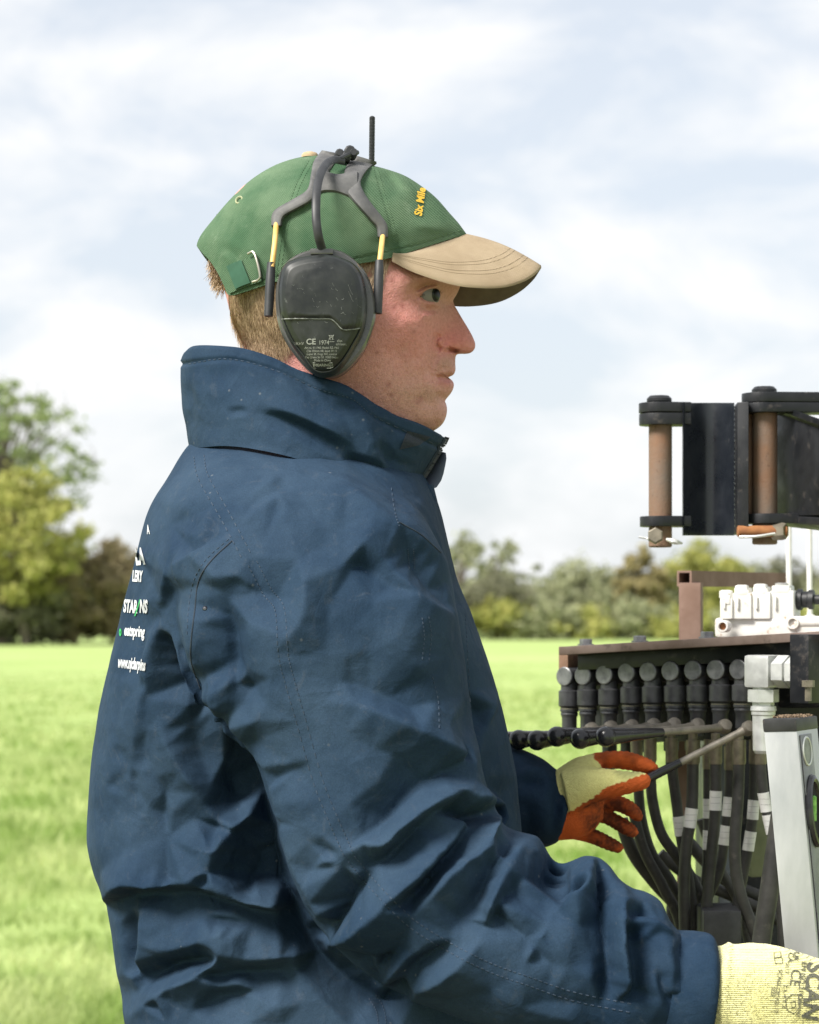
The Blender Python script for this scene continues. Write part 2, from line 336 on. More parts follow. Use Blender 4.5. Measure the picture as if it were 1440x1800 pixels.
for i, (px, w, top, lm, lab) in enumerate([(-30, 180, 975, LD, 'dark hedge bush touching the left edge of the view'), (55, 170, 970, LD, 'dark olive hedge bush below the yellow green tree'), (130, 160, 955, LB, 'russet brown hedge bush between the trees and the man'), (195, 150, 950, LB, 'tall russet hedge bush beside the man at left'), (255, 140, 965, LB, 'amber topped hedge bush just behind the man\'s back'), (310, 140, 980, LD, 'dark hedge bush mostly hidden by the man\'s back')]):
    tree('hedge_bush', lab, px, 113 + i, top, w * 1.15, lm, 60, 150, 0.18, seed=8 + i, low=0.02, lace=0.28, group='left hedge', cat='bush')
for i, (px, Y, top, w, lm, lab, lace) in enumerate([
    (330, 122, 985, 160, LD, 'dark hedge bush hidden behind the man\'s shoulder blade', .3), (450, 128, 990, 170, LM, 'olive hedge bush hidden behind the man\'s upper arm', .3), (580, 134, 985, 170, LD, 'dark hedge bush hidden behind the man\'s sleeve', .3), (700, 140, 985, 160, LM, 'olive hedge bush hidden behind the man\'s chest', .3),
    (812, 146, 925, 130, LM, 'thin tree rising just right of the man\'s chest', .16),
    (870, 143, 1005, 130, LD, 'dark rounded hedge bush nearest the man\'s chest', .3), (872, 155, 935, 120, LM, 'sparse twiggy tree behind the dark rounded bush', .12),
    (950, 148, 1025, 130, LM, 'low olive hedge bush under the open sky gap', .3), (1020, 150, 985, 150, LM, 'olive hedgerow tree in the middle of the right hedge', .28),
    (1085, 152, 1000, 130, LD, 'dark olive hedgerow tree left of the amber tree', .28), (1125, 149, 952, 75, LA, 'narrow amber autumn tree below the hanging steel pin', .22),
    (1165, 152, 1000, 130, LM, 'olive hedgerow tree behind the rusty frame post', .28), (1235, 151, 945, 130, LY, 'yellowish hedgerow tree behind the rusty tube frame', .26),
    (1310, 156, 985, 130, LM, 'pale olive tree behind the white valve block', .26), (1390, 152, 975, 140, LD, 'dark hedgerow tree behind the white rods', .28), (1460, 150, 1000, 130, LM, 'olive hedgerow tree at the right edge of the view', .28)]):
    tree('hedgerow_tree', lab, px, Y, top, w * 1.35, lm, 60 if lace < .2 else 95, 40 if lace < .2 else 80, 0.18, seed=30 + i, low=0.25 if lace < .2 else 0.02, lace=lace * .72, group='right hedgerow', twigs=40)
for i, px in enumerate((880, 960, 1035, 1110, 1200, 1290, 1370)):
    tree('hedge_bush', ['pale lime scrub bush at the field edge beside the man\'s chest', 'pale lime scrub bush left of the valve plate corner', 'pale lime scrub bush above the valve plate corner', 'pale lime scrub bush above the plate bolts', 'pale lime scrub bush behind the rusty post', 'pale lime scrub bush behind the white valve block', 'pale lime scrub bush behind the white rods'][i], px, 141, 1050 + (i * 11) % 29, 130, LM if i % 2 else LY, 26, 90, 0.2, seed=80 + i, low=0.03, lace=.3, group='pale scrub along the field edge', cat='bush')
# ------------------------------------------------------------------ the man
person = empty('person', (0.02, 2.02, 0), 'man in navy work jacket seen from his right side, working the control levers', 'person')
def loft(st, M, nphi):
    """st rows: ax, ay, bx, by, depth, half depth, squareness; the two edges are photo pixels at that depth"""
    s = crom(np.array(st, float), M); a = np.linspace(0, 2 * np.pi, nphi, endpoint=False)
    A = PA(s[:, 0], s[:, 1], s[:, 4]); B = PA(s[:, 2], s[:, 3], s[:, 4]); rings = []
    for k in range(M):
        n = s[k, 6]; c, q = np.cos(a), np.sin(a); c = np.sign(c) * np.abs(c) ** (2 / n); q = np.sign(q) * np.abs(q) ** (2 / n)
        rings.append((A[k] + B[k]) / 2 + (A[k] - B[k]) / 2 * c[:, None] + np.array([0, -1, 0]) * s[k, 5] * q[:, None])
    return rings
def remesh(mb, vox):
    me = mesh_from('tmp', np.concatenate(mb.v), mb.f)
    b = bmesh.new(); b.from_mesh(me); bmesh.ops.recalc_face_normals(b, faces=b.faces); b.to_mesh(me); b.free()
    o = bpy.data.objects.new('tmp', me); COL.objects.link(o); md = o.modifiers.new('r', 'REMESH'); md.mode = 'VOXEL'; md.voxel_size = vox
    dg = bpy.context.evaluated_depsgraph_get(); e = o.evaluated_get(dg); m2 = e.to_mesh()
    co = np.empty(len(m2.vertices) * 3); m2.vertices.foreach_get('co', co); co = co.reshape(-1, 3)
    fi = np.empty(len(m2.loops), dtype=np.int32); m2.loops.foreach_get('vertex_index', fi); tot = np.empty(len(m2.polygons), dtype=np.int32); m2.polygons.foreach_get('loop_total', tot)
    if (tot == 4).all(): fa = fi.reshape(-1, 4)
    else:
        stt = np.concatenate([[0], np.cumsum(tot)[:-1]]); q4 = stt[tot == 4]; fa = fi[q4[:, None] + np.arange(4)]
    e.to_mesh_clear(); bpy.data.objects.remove(o); bpy.data.meshes.remove(me)
    return co, fa
def edges_of(fa):
    e = np.concatenate([fa[:, [i, (i + 1) % fa.shape[1]]] for i in range(fa.shape[1])]); e.sort(axis=1); return np.unique(e, axis=0)
def smooth(co, ed, it, lam=0.5, w=None):
    n = len(co); deg = np.bincount(ed.ravel(), minlength=n)[:, None].astype(float); deg[deg == 0] = 1
    for _ in range(it):
        acc = np.stack([np.bincount(ed[:, 0], co[ed[:, 1], k], n) + np.bincount(ed[:, 1], co[ed[:, 0], k], n) for k in range(3)], 1)
        d = (acc / deg - co) * lam; co = co + (d if w is None else d * w[:, None])
    return co
def normals(co, fa):
    a = co[fa[:, 2]] - co[fa[:, 0]]; b = co[fa[:, 3 % fa.shape[1]]] - co[fa[:, 1]]; n = np.cross(a, b); o = np.zeros_like(co)
    for i in range(fa.shape[1]):
        for k in range(3): o[:, k] += np.bincount(fa[:, i], n[:, k], len(co))
    return o / (np.linalg.norm(o, axis=1)[:, None] + 1e-12)
# --- jacket cloth
def cloth_extra(weave=2600.0, dust=True):
    def f(m, t, b, vec):
        # worn, dusty cloth: faded broad patches, fine weave and pale scuffs
        n1 = N(t, 'ShaderNodeTexNoise', inp={'Scale': 9.0, 'Detail': 8.0, 'Roughness': 0.62}); n2 = N(t, 'ShaderNodeTexNoise', inp={'Scale': 55.0, 'Detail': 8.0, 'Roughness': 0.75, 'Distortion': 1.2}); n3 = N(t, 'ShaderNodeTexNoise', inp={'Scale': 1100.0, 'Detail': 2.0})
        for n_ in (n1, n2, n3): t.links.new(vec, n_.inputs['Vector'])
        r = N(t, 'ShaderNodeValToRGB'); t.links.new(n1.outputs[0], r.inputs[0]); e = r.color_ramp.elements
        e[0].position = 0.32; e[0].color = (0.0085, 0.024, 0.050, 1); e[1].position = 0.70; e[1].color = (0.030, 0.056, 0.092, 1)
        cs = r.outputs[0]
        mr = N(t, 'ShaderNodeMapRange', inp={1: 0.56, 2: 0.80, 3: 0.0, 4: 0.55}); t.links.new(n2.outputs[0], mr.inputs[0])
        mm = N(t, 'ShaderNodeMix', data_type='RGBA'); t.links.new(mr.outputs[0], mm.inputs[0]); t.links.new(cs, mm.inputs[6]); mm.inputs[7].default_value = (0.07, 0.085, 0.105, 1); cs = mm.outputs[2]
        if dust:
            v = N(t, 'ShaderNodeTexVoronoi', inp={'Scale': 85.0, 'Randomness': 1.0}); t.links.new(vec, v.inputs['Vector'])
            n4 = N(t, 'ShaderNodeTexNoise', inp={'Scale': 14.0, 'Detail': 2.0}); t.links.new(vec, n4.inputs['Vector'])
            a1 = N(t, 'ShaderNodeMapRange', inp={1: 0.13, 2: 0.05, 3: 0.0, 4: 0.45}); t.links.new(v.outputs['Distance'], a1.inputs[0])
            a2 = N(t, 'ShaderNodeMapRange', inp={1: 0.58, 2: 0.68}); t.links.new(n4.outputs[0], a2.inputs[0])
            mu = N(t, 'ShaderNodeMath', operation='MULTIPLY'); t.links.new(a1.outputs[0], mu.inputs[0]); t.links.new(a2.outputs[0], mu.inputs[1])
            m4 = N(t, 'ShaderNodeMix', data_type='RGBA'); t.links.new(mu.outputs[0], m4.inputs[0]); t.links.new(cs, m4.inputs[6]); m4.inputs[7].default_value = (0.22, 0.23, 0.23, 1); cs = m4.outputs[2]
        gr = N(t, 'ShaderNodeMix', data_type='RGBA', blend_type='MULTIPLY'); gm = N(t, 'ShaderNodeMapRange', inp={1: .35, 2: .65, 3: .0, 4: .45}); t.links.new(n3.outputs[0], gm.inputs[0]); t.links.new(gm.outputs[0], gr.inputs[0]); t.links.new(cs, gr.inputs[6]); gr.inputs[7].default_value = (.5, .5, .5, 1); cs = gr.outputs[2]
        t.links.new(cs, b.inputs['Base Color'])
        nw = N(t, 'ShaderNodeTexNoise', inp={'Scale': 38.0, 'Detail': 5.0, 'Roughness': 0.55, 'Distortion': 0.8}); t.links.new(vec, nw.inputs['Vector'])
        b0 = N(t, 'ShaderNodeBump', inp={'Strength': 0.5, 'Distance': 0.0026}); t.links.new(nw.outputs[0], b0.inputs['Height'])
        # crumple: creased facets of a few centimetres
        dn = N(t, 'ShaderNodeTexNoise', inp={'Scale': 14.0, 'Detail': 3.0}); t.links.new(vec, dn.inputs['Vector'])
        dm_ = N(t, 'ShaderNodeMix', data_type='VECTOR', inp={0: 0.10}); t.links.new(vec, dm_.inputs[4]); t.links.new(dn.outputs['Color'], dm_.inputs[5])
        vo = N(t, 'ShaderNodeTexVoronoi', inp={'Scale': 30.0}); t.links.new(dm_.outputs[1], vo.inputs['Vector'])
        vo2 = N(t, 'ShaderNodeTexVoronoi', inp={'Scale': 75.0}); t.links.new(dm_.outputs[1], vo2.inputs['Vector'])
        b9 = N(t, 'ShaderNodeBump', inp={'Strength': 0.32, 'Distance': 0.0042}); t.links.new(vo.outputs['Distance'], b9.inputs['Height']); t.links.new(b0.outputs[0], b9.inputs['Normal'])
        b1 = N(t, 'ShaderNodeBump', inp={'Strength': 0.25, 'Distance': 0.0014}); t.links.new(vo2.outputs['Distance'], b1.inputs['Height']); t.links.new(b9.outputs[0], b1.inputs['Normal'])
        wv = N(t, 'ShaderNodeTexNoise', inp={'Scale': 1500.0, 'Detail': 1.0}); t.links.new(vec, wv.inputs['Vector'])
        b2 = N(t, 'ShaderNodeBump', inp={'Strength': 0.35, 'Distance': 0.0004}); t.links.new(wv.outputs[0], b2.inputs['Height']); t.links.new(b1.outputs[0], b2.inputs['Normal']); t.links.new(b2.outputs[0], b.inputs['Normal'])
    return f
M_jacket = mat('navy_cloth', (0.02, 0.05, 0.1), rough=0.82, spec=0.12, extra=cloth_extra())
M_stitch = mat('navy_thread', (0.014, 0.032, 0.060), (0.032, 0.050, 0.078), rough=0.8, scale=300)
M_jdark = mat('dark_navy_trim', (0.010, 0.018, 0.032), (0.02, 0.032, 0.05), rough=0.8, scale=80)
torso = [(345, 765, 715, 800, 2.015, .09, 2.2), (322, 800, 745, 835, 2.015, .125, 2.3), (296, 850, 764, 870, 2.015, .16, 2.4), (268, 900, 777, 910, 2.015, .18, 2.5), (243, 1000, 800, 1010, 2.015, .195, 2.6), (215, 1100, 838, 1105, 2.015, 0.185, 2.6), (192, 1200, 870, 1205, 2.015, 0.175, 2.6),
         (171, 1300, 896, 1300, 2.015, 0.156, 2.6), (161, 1400, 912, 1400, 2.015, 0.15, 2.5), (158, 1480, 918, 1480, 2.015, 0.15, 2.5), (176, 1545, 920, 1545, 2.015, 0.15, 2.5), (196, 1600, 920, 1600, 2.015, 0.15, 2.5), (212, 1700, 920, 1700, 2.015, 0.155, 2.5), (230, 1800, 916, 1800, 2.015, 0.165, 2.5), (236, 1900, 905, 1900, 2.015, 0.19, 2.5), (232, 2050, 890, 2050, 2.015, .21, 2.4), (236, 2160, 885, 2160, 2.015, .20, 2.4)]
sleeve = [(420, 785, 590, 800, 1.945, .03, 2), (352, 812, 680, 846, 1.915, .06, 2.1), (325, 890, 742, 905, 1.885, .085, 2.2), (318, 1000, 788, 992, 1.862, .10, 2.2), (322, 1100, 806, 1080, 1.85, .104, 2.2), (368, 1210, 820, 1180, 1.84, .10, 2.2), (436, 1310, 832, 1275, 1.83, .094, 2.1),
          (474, 1410, 846, 1345, 1.822, .09, 2.1), (508, 1530, 866, 1412, 1.815, .088, 2.1), (562, 1635, 880, 1450, 1.81, .088, 2.1), (650, 1718, 918, 1464, 1.803, .086, 2), (745, 1765, 955, 1478, 1.797, .084, 2), (830, 1795, 988, 1564, 1.79, .08, 2), (905, 1822, 1010, 1514, 1.785, .078, 2), (965, 1838, 1046, 1504, 1.78, .076, 2),
          (1020, 1846, 1076, 1524, 1.775, .073, 2), (1070, 1850, 1102, 1563, 1.77, .068, 2), (1110, 1850, 1136, 1566, 1.767, .064, 2), (1145, 1848, 1166, 1586, 1.763, .06, 2), (1170, 1846, 1178, 1622, 1.76, .054, 2), (1200, 1842, 1204, 1644, 1.757, .05, 2)]
GK, RIT, RTE, RBE, VOX, G2 = 1.0, 80, 0.02, 0.03, 0.0078, 1.85
jb = MB(); jb.rings(loft(torso, 90, 120)); jb.rings(loft(sleeve, 110, 90))
co, fa = remesh(jb, VOX)
ed = edges_of(fa)
px, py = proj(co)
wtop = np.clip((1040 - py) / 160, 0, 1) * np.clip((px - 300) / 60, 0, 1)
co = smooth(co, ed, 10, 0.5, 0.10 + 0.9 * wtop)
FOLDS = [
 # shoulder and armhole (ridge/valley line in photo pixels, height mm, reach left, reach right)
 ([(408, 947), (353, 976), (318, 1004), (303, 1035), (284, 1075)], 9, 34, 70), ([(306, 1113), (335, 1159), (356, 1210), (388, 1234), (402, 1268), (455, 1335)], 12, 60, 12),
 ([(290, 1120), (318, 1165), (342, 1222), (372, 1255)], -15, 26, 34), ([(397, 1051), (397, 1139), (408, 1205)], -11, 26, 34), ([(345, 1060), (350, 1130), (362, 1190)], 6, 22, 24),
 ([(362, 1028), (388, 1022), (416, 1015)], 6, 36, 16), ([(416, 1020), (470, 1040), (505, 1050)], -7, 34, 40), ([(524, 985), (536, 1037), (530, 1095), (484, 1145)], 6, 60, 34),
 ([(470, 1238), (455, 1262), (450, 1300)], 4, 24, 24), ([(405, 1200), (402, 1232), (398, 1262)], 6, 12, 16), ([(430, 1180), (424, 1240)], -9, 18, 18),
 ([(606, 994), (628, 966), (650, 968), (672, 988)], 6, 40, 16), ([(615, 1000), (642, 985), (690, 1030)], -5, 20, 36), ([(425, 925), (470, 890), (522, 862)], 3, 16, 24), ([(470, 940), (500, 905), (535, 885)], 2.5, 14, 20), ([(430, 880), (480, 845), (500, 838)], 2.2, 14, 18),
 ([(379, 888), (360, 935), (347, 976)], 2.5, 14, 18), ([(358, 868), (330, 895), (303, 925)], 3, 16, 26), ([(560, 818), (655, 904), (710, 942), (792, 996)], 7, 60, 30), ([(715, 960), (745, 1000), (785, 1062)], -7, 26, 34),
 ([(690, 1005), (739, 1061), (793, 1082)], 7, 50, 20), ([(664, 1104), (710, 1153), (750, 1192)], 5, 50, 26), ([(632, 1240), (690, 1268), (740, 1295), (800, 1330), (842, 1348)], 11, 80, 42),
 ([(880, 1205), (864, 1245), (852, 1280)], 6, 12, 22), ([(828, 1215), (845, 1250), (850, 1270)], -8, 16, 18), ([(765, 1235), (782, 1275), (810, 1300)], 4, 20, 24), ([(600, 1200), (650, 1210), (720, 1245)], -4, 26, 26),
 # back panel and waist
 ([(277, 1260), (318, 1336), (362, 1415)], 7, 46, 90), ([(292, 1390), (286, 1430), (294, 1472)], -4, 14, 18), ([(440, 1430), (388, 1486), (364, 1552)], 13, 44, 46), ([(392, 1340), (402, 1395), (420, 1436)], -15, 36, 36), ([(474, 1460), (450, 1510), (434, 1566)], -16, 40, 36),
 ([(222, 1556), (240, 1551), (271, 1551), (365, 1554), (427, 1577), (484, 1588)], 13, 62, 13, 1.5, (0.05, 0.05)), ([(228, 1578), (280, 1574), (365, 1576), (440, 1600), (488, 1606)], -7, 16, 40, 1.5, (0.1, 0.1)),
 ([(226, 1600), (230, 1660), (240, 1745)], -9, 34, 14), ([(250, 1600), (254, 1660), (236, 1716)], 6, 22, 26), ([(277, 1680), (346, 1659), (395, 1634), (402, 1654), (378, 1696), (297, 1740), (236, 1784)], 10, 22, 30), ([(238, 1726), (300, 1697), (372, 1690)], -14, 24, 22),
 ([(392, 1690), (470, 1685), (518, 1682)], 8, 30, 12), ([(372, 1712), (450, 1708), (520, 1704)], -8, 14, 34), ([(352, 1610), (395, 1622), (446, 1622)], -3.5, 12, 16), ([(333, 1780), (385, 1750), (455, 1744)], -8, 16, 22), ([(455, 1752), (490, 1770), (500, 1800)], 5, 20, 26), ([(300, 1800), (290, 1765), (298, 1748)], 5, 16, 16),
 ([(205, 1480), (255, 1500), (300, 1545)], 3, 26, 30), ([(215, 1320), (250, 1360), (262, 1420)], 2.2, 10, 12), ([(258, 1200), (262, 1270), (275, 1350), (285, 1400)], 2.5, 8, 10), ([(180, 1310), (215, 1306), (255, 1308)], 1.8, 8, 9), ([(200, 1380), (230, 1350), (258, 1330)], 1.6, 8, 9), ([(340, 1440), (380, 1455), (420, 1460)], -4, 14, 18),
 ([(240, 1060), (250, 1110), (244, 1180)], -2.5, 18, 18), ([(312, 1040), (272, 1150), (246, 1270), (228, 1400)], 4, 30, 30), ([(330, 1240), (345, 1320), (372, 1380)], -4, 30, 30), ([(205, 1250), (196, 1350), (200, 1440)], 2.5, 24, 24), ([(285, 1085), (262, 1150), (250, 1210)], 5, 30, 24),
 # sleeve, elbow
 ([(425, 1305), (446, 1350), (464, 1425), (490, 1530), (536, 1640), (600, 1716), (680, 1760)], -20, 20, 20, 2, (0.1, 0.1)), ([(470, 1345), (494, 1425), (520, 1520), (566, 1606)], 5, 20, 20, 2, (0.1, 0.1)),
 ([(489, 1367), (520, 1352), (550, 1336)], -2.2, 12, 18), ([(495, 1440), (530, 1450), (565, 1470)], 2.5, 20, 20), ([(636, 1474), (680, 1440), (727, 1390), (812, 1335)], -9, 40, 52), ([(848, 1362), (802, 1394), (757, 1417), (695, 1467), (675, 1487), (639, 1480)], 11, 24, 24),
 ([(622, 1540), (678, 1504), (762, 1426)], -8, 22, 26), ([(574, 1657), (600, 1592), (660, 1526)], -13, 26, 36), ([(800, 1480), (731, 1551), (633, 1626), (578, 1660)], 12, 34, 42), ([(705, 1590), (763, 1528), (832, 1450)], -11, 26, 24),
 ([(727, 1607), (793, 1541), (858, 1506), (886, 1516)], 9, 26, 24), ([(864, 1518), (842, 1574), (790, 1640)], -9, 34, 34), ([(889, 1530), (870, 1590), (857, 1622)], 8, 18, 28), ([(857, 1628), (884, 1576), (922, 1540)], -8, 18, 24),
 ([(659, 1710), (675, 1690), (700, 1670)], -8, 16, 22), ([(709, 1723), (744, 1688), (795, 1655)], -8, 16, 18), ([(675, 1732), (690, 1710), (714, 1686)], 5, 14, 14), ([(730, 1742), (793, 1702), (845, 1655)], 8, 16, 34), ([(600, 1520), (570, 1500), (545, 1530)], -4, 18, 18), ([(545, 1480), (575, 1512), (605, 1500)], 3, 18, 20),
 ([(806, 1420), (822, 1434), (834, 1428)], -13, 12, 13, 2, (0.1, 0.1)), ([(826, 1412), (862, 1408), (876, 1424), (872, 1446), (858, 1464)], 10, 16, 14, 2, (0.1, 0.2)), ([(900, 1480), (880, 1500), (862, 1530)], -4, 18, 22),
 # forearm
 ([(978, 1548), (1000, 1562), (1022, 1560)], -11, 14, 18, 2, (0.15, 0.3)), ([(1046, 1516), (1032, 1566), (985, 1600)], 9, 24, 26), ([(1054, 1518), (1064, 1590), (1073, 1640), (1066, 1735)], -12, 24, 18, 2, (0.1, 0.25)), ([(1092, 1560), (1086, 1637), (1104, 1715), (1112, 1745)], 10, 9, 30),
 ([(1112, 1632), (1116, 1690), (1114, 1745)], -8, 26, 7, 1.5, (0.1, 0.1)), ([(1110, 1622), (1153, 1628), (1192, 1648)], 6, 14, 20), ([(1108, 1606), (1130, 1600), (1160, 1612)], -7, 14, 12), ([(985, 1610), (950, 1650), (920, 1700)], 4, 40, 40), ([(1000, 1700), (960, 1690), (930, 1650)], -3, 40, 40), ([(1020, 1630), (1040, 1680), (1040, 1720)], -4, 30, 26),
 ([(925, 1480), (895, 1530), (880, 1590)], 4, 26, 30), ([(960, 1760), (1040, 1772), (1108, 1765)], -4, 20, 20), ([(865, 1740), (930, 1770), (1000, 1790)], 3, 26, 26), ([(1150, 1700), (1172, 1740), (1180, 1790)], -4, 18, 14), ([(1160, 1640), (1180, 1690), (1178, 1740)], 3, 16, 14)]
from mathutils.geometry import delaunay_2d_cdt
def facet_field(folds, x0, y0, x1, y1, st=2.0, anchor=44.0, near=40.0, blur=1.2, end=0.3):
    """heights (mm) over the photo plane: ridge and valley lines joined by flat facets, as creased cloth lies; returns a sampler"""
    pts, hs, edg = [], [], []
    def put(x, y, h):
        for i, p in enumerate(pts):
            if abs(p[0] - x) < 3 and abs(p[1] - y) < 3: hs[i] = hs[i] if abs(hs[i]) > abs(h) else h; return i
        pts.append((x, y)); hs.append(h); return len(pts) - 1
    side = []
    for f in folds:
        p = np.array(f[0], float); n = max(3, int(np.linalg.norm(np.diff(p, axis=0), axis=1).sum() / 22)); q = crom(p, n); t = np.linspace(0, 1, n)
        e = 1.0 if len(f) > 5 and f[5][0] < .2 else end
        k = e + (1 - e) * np.clip(np.minimum(t, 1 - t) / 0.3, 0, 1); last = None
        for (x, y), kk in zip(q, k):
            i = put(x, y, f[1] * kk)
            if last is not None and i != last: edg.append((last, i))
            last = i
        tg = np.gradient(q, axis=0); tg /= np.linalg.norm(tg, axis=1)[:, None] + 1e-9; nn = np.column_stack([-tg[:, 1], tg[:, 0]])
        for w, sg in ((f[2], -1), (f[3], 1)):
            if w <= 17: side += [(*(q[m] + nn[m] * sg * w), f[1]) for m in range(1, n - 1)]
    base = np.array(pts)
    for x, y, h in side:
        if np.min(np.hypot(base[:, 0] - x, base[:, 1] - y)) > 11: put(x, y, -0.15 * h)
    base = np.array(pts)
    for y in np.arange(y0, y1 + anchor, anchor):
        for x in np.arange(x0, x1 + anchor, anchor):
            xx, yy = x + rng.uniform(-9, 9), y + rng.uniform(-9, 9)
            if np.min(np.hypot(base[:, 0] - xx, base[:, 1] - yy)) > near: pts.append((xx, yy)); hs.append(rng.uniform(-.4, .4))
    for c in ((x0 - 60, y0 - 60), (x1 + 90, y0 - 60), (x0 - 60, y1 + 90), (x1 + 90, y1 + 90)): pts.append(c); hs.append(0.0)
    r = delaunay_2d_cdt([Vector(p) for p in pts], edg, [], 0, 1e-4)
    V2 = np.array([tuple(v) for v in r[0]]); h2 = np.array([np.mean([hs[o] for o in og]) if og else np.nan for og in r[3]])
    bad = np.where(np.isnan(h2))[0]; good = np.where(~np.isnan(h2))[0]
    for i in bad:                                   # where two lines cross: mean of the nearest two
        d = np.hypot(*(V2[good] - V2[i]).T); h2[i] = h2[good[np.argsort(d)[:2]]].mean()
    W, Hh = int((x1 - x0) / st) + 1, int((y1 - y0) / st) + 1; G = np.zeros((Hh, W))
    for tr in r[2]:
        if len(tr) != 3: continue
        A, B, C = V2[tr[0]], V2[tr[1]], V2[tr[2]]; mn = np.minimum(np.minimum(A, B), C); mxx_ = np.maximum(np.maximum(A, B), C)
        i0, i1 = max(0, int((mn[0] - x0) / st)), min(W - 1, int((mxx_[0] - x0) / st) + 1); j0, j1 = max(0, int((mn[1] - y0) / st)), min(Hh - 1, int((mxx_[1] - y0) / st) + 1)
        if i1 < i0 or j1 < j0: continue
        X, Y_ = np.meshgrid(x0 + st * np.arange(i0, i1 + 1), y0 + st * np.arange(j0, j1 + 1)); den = (B[1] - C[1]) * (A[0] - C[0]) + (C[0] - B[0]) * (A[1] - C[1])
        if abs(den) < 1e-9: continue
        l1 = ((B[1] - C[1]) * (X - C[0]) + (C[0] - B[0]) * (Y_ - C[1])) / den; l2 = ((C[1] - A[1]) * (X - C[0]) + (A[0] - C[0]) * (Y_ - C[1])) / den; l3 = 1 - l1 - l2
        m = (l1 > -1e-6) & (l2 > -1e-6) & (l3 > -1e-6); sub = G[j0:j1 + 1, i0:i1 + 1]; sub[m] = (l1 * h2[tr[0]] + l2 * h2[tr[1]] + l3 * h2[tr[2]])[m]
    def blur1(a, s_):
        k = np.exp(-0.5 * (np.arange(-8, 9) / s_) ** 2); k /= k.sum(); a = np.apply_along_axis(lambda q: np.convolve(np.pad(q, 8, 'edge'), k, 'valid'), 0, a); return np.apply_along_axis(lambda q: np.convolve(np.pad(q, 8, 'edge'), k, 'valid'), 1, a)
    Gs = blur1(G, blur) 
    def samp(x, y):
        u = np.clip((x - x0) / st, 0, W - 1.001); v = np.clip((y - y0) / st, 0, Hh - 1.001); i, j = u.astype(int), v.astype(int); a, b = u - i, v - j
        ins = ((x > x0) & (x < x1) & (y > y0) & (y < y1)).astype(float)
        return ins * (Gs[j, i] * (1 - a) * (1 - b) + Gs[j, i + 1] * a * (1 - b) + Gs[j + 1, i] * (1 - a) * b + Gs[j + 1, i + 1] * a * b)
    return samp
FIELD = facet_field(FOLDS, 130, 750, 1260, 1840)
def apply_folds(co, fa, gain=1.0):
    px, py = proj(co); nr = normals(co, fa); k = np.clip((-nr[:, 1] + 0.02) / 0.45, 0, 1) * (co[:, 1] < 2.02)
    dirn_ = nr * 0.75 + np.array([0, -0.25, 0])
    return co + dirn_ * (FIELD(px, py) * k * gain * 0.001)[:, None]
base_co = co.copy()
def cloth_relax(co, base, fa, g, it, tether, bend, free):
    """inextensible-cloth relaxation: edges keep their length on the base form times (1+g), so dents buckle into folds and facets"""
    e = np.concatenate([edges_of(fa), fa[:, [0, 2]], fa[:, [1, 3]]]); m = free[e[:, 0]] & free[e[:, 1]]; e = e[m]
    idx = np.where(free)[0]; mp = np.full(len(co), -1); mp[idx] = np.arange(len(idx)); e = mp[e]; x = co[idx].copy(); tgt = x.copy(); n = len(idx)
    b0 = base[idx]; L = np.linalg.norm(b0[e[:, 0]] - b0[e[:, 1]], axis=1) * (1 + 0.5 * (g[idx][e[:, 0]] + g[idx][e[:, 1]]))
    deg = np.bincount(e.ravel(), minlength=n).astype(float)[:, None]; deg[deg == 0] = 1; i, j = e[:, 0].copy(), e[:, 1].copy(); vel = np.zeros_like(x)
    for k in range(it):
        d = x[j] - x[i]; l = np.sqrt((d * d).sum(1)); d *= ((l - L) / (l + 1e-9) * 0.5)[:, None]
        c = np.stack([np.bincount(i, d[:, q], n) - np.bincount(j, d[:, q], n) for q in range(3)], 1) / deg
        s_ = np.stack([np.bincount(i, x[j][:, q], n) + np.bincount(j, x[i][:, q], n) for q in range(3)], 1) / deg - x
        step = c * 1.9 + s_ * bend + (tgt - x) * tether
        vel = 0.72 * vel + step; x = x + vel * (0.75 if k < it - 10 else 0.4)
    out = co.copy(); out[idx] = x; return out
px, py = proj(co)
nz = vnoise(co * [38, 38, 48], 21) * 0.0009 + vnoise(co * [90, 90, 90] + 3, 22) * 0.0004
co = co + normals(co, fa) * nz[:, None]
GR = lambda cx, cy, r: np.exp(-((px - cx) ** 2 + (py - cy) ** 2) / (r * r))
grow = 0.015 + 0.05 * GR(760, 1520, 170) + 0.04 * GR(1060, 1620, 120) + 0.05 * GR(400, 1180, 110) + 0.05 * GR(400, 1480, 130) + 0.04 * GR(350, 1700, 160) + 0.02 * GR(740, 1050, 120)
co = cloth_relax(co, base_co, fa, grow * GK, RIT, RTE, RBE, co[:, 1] < 2.03)
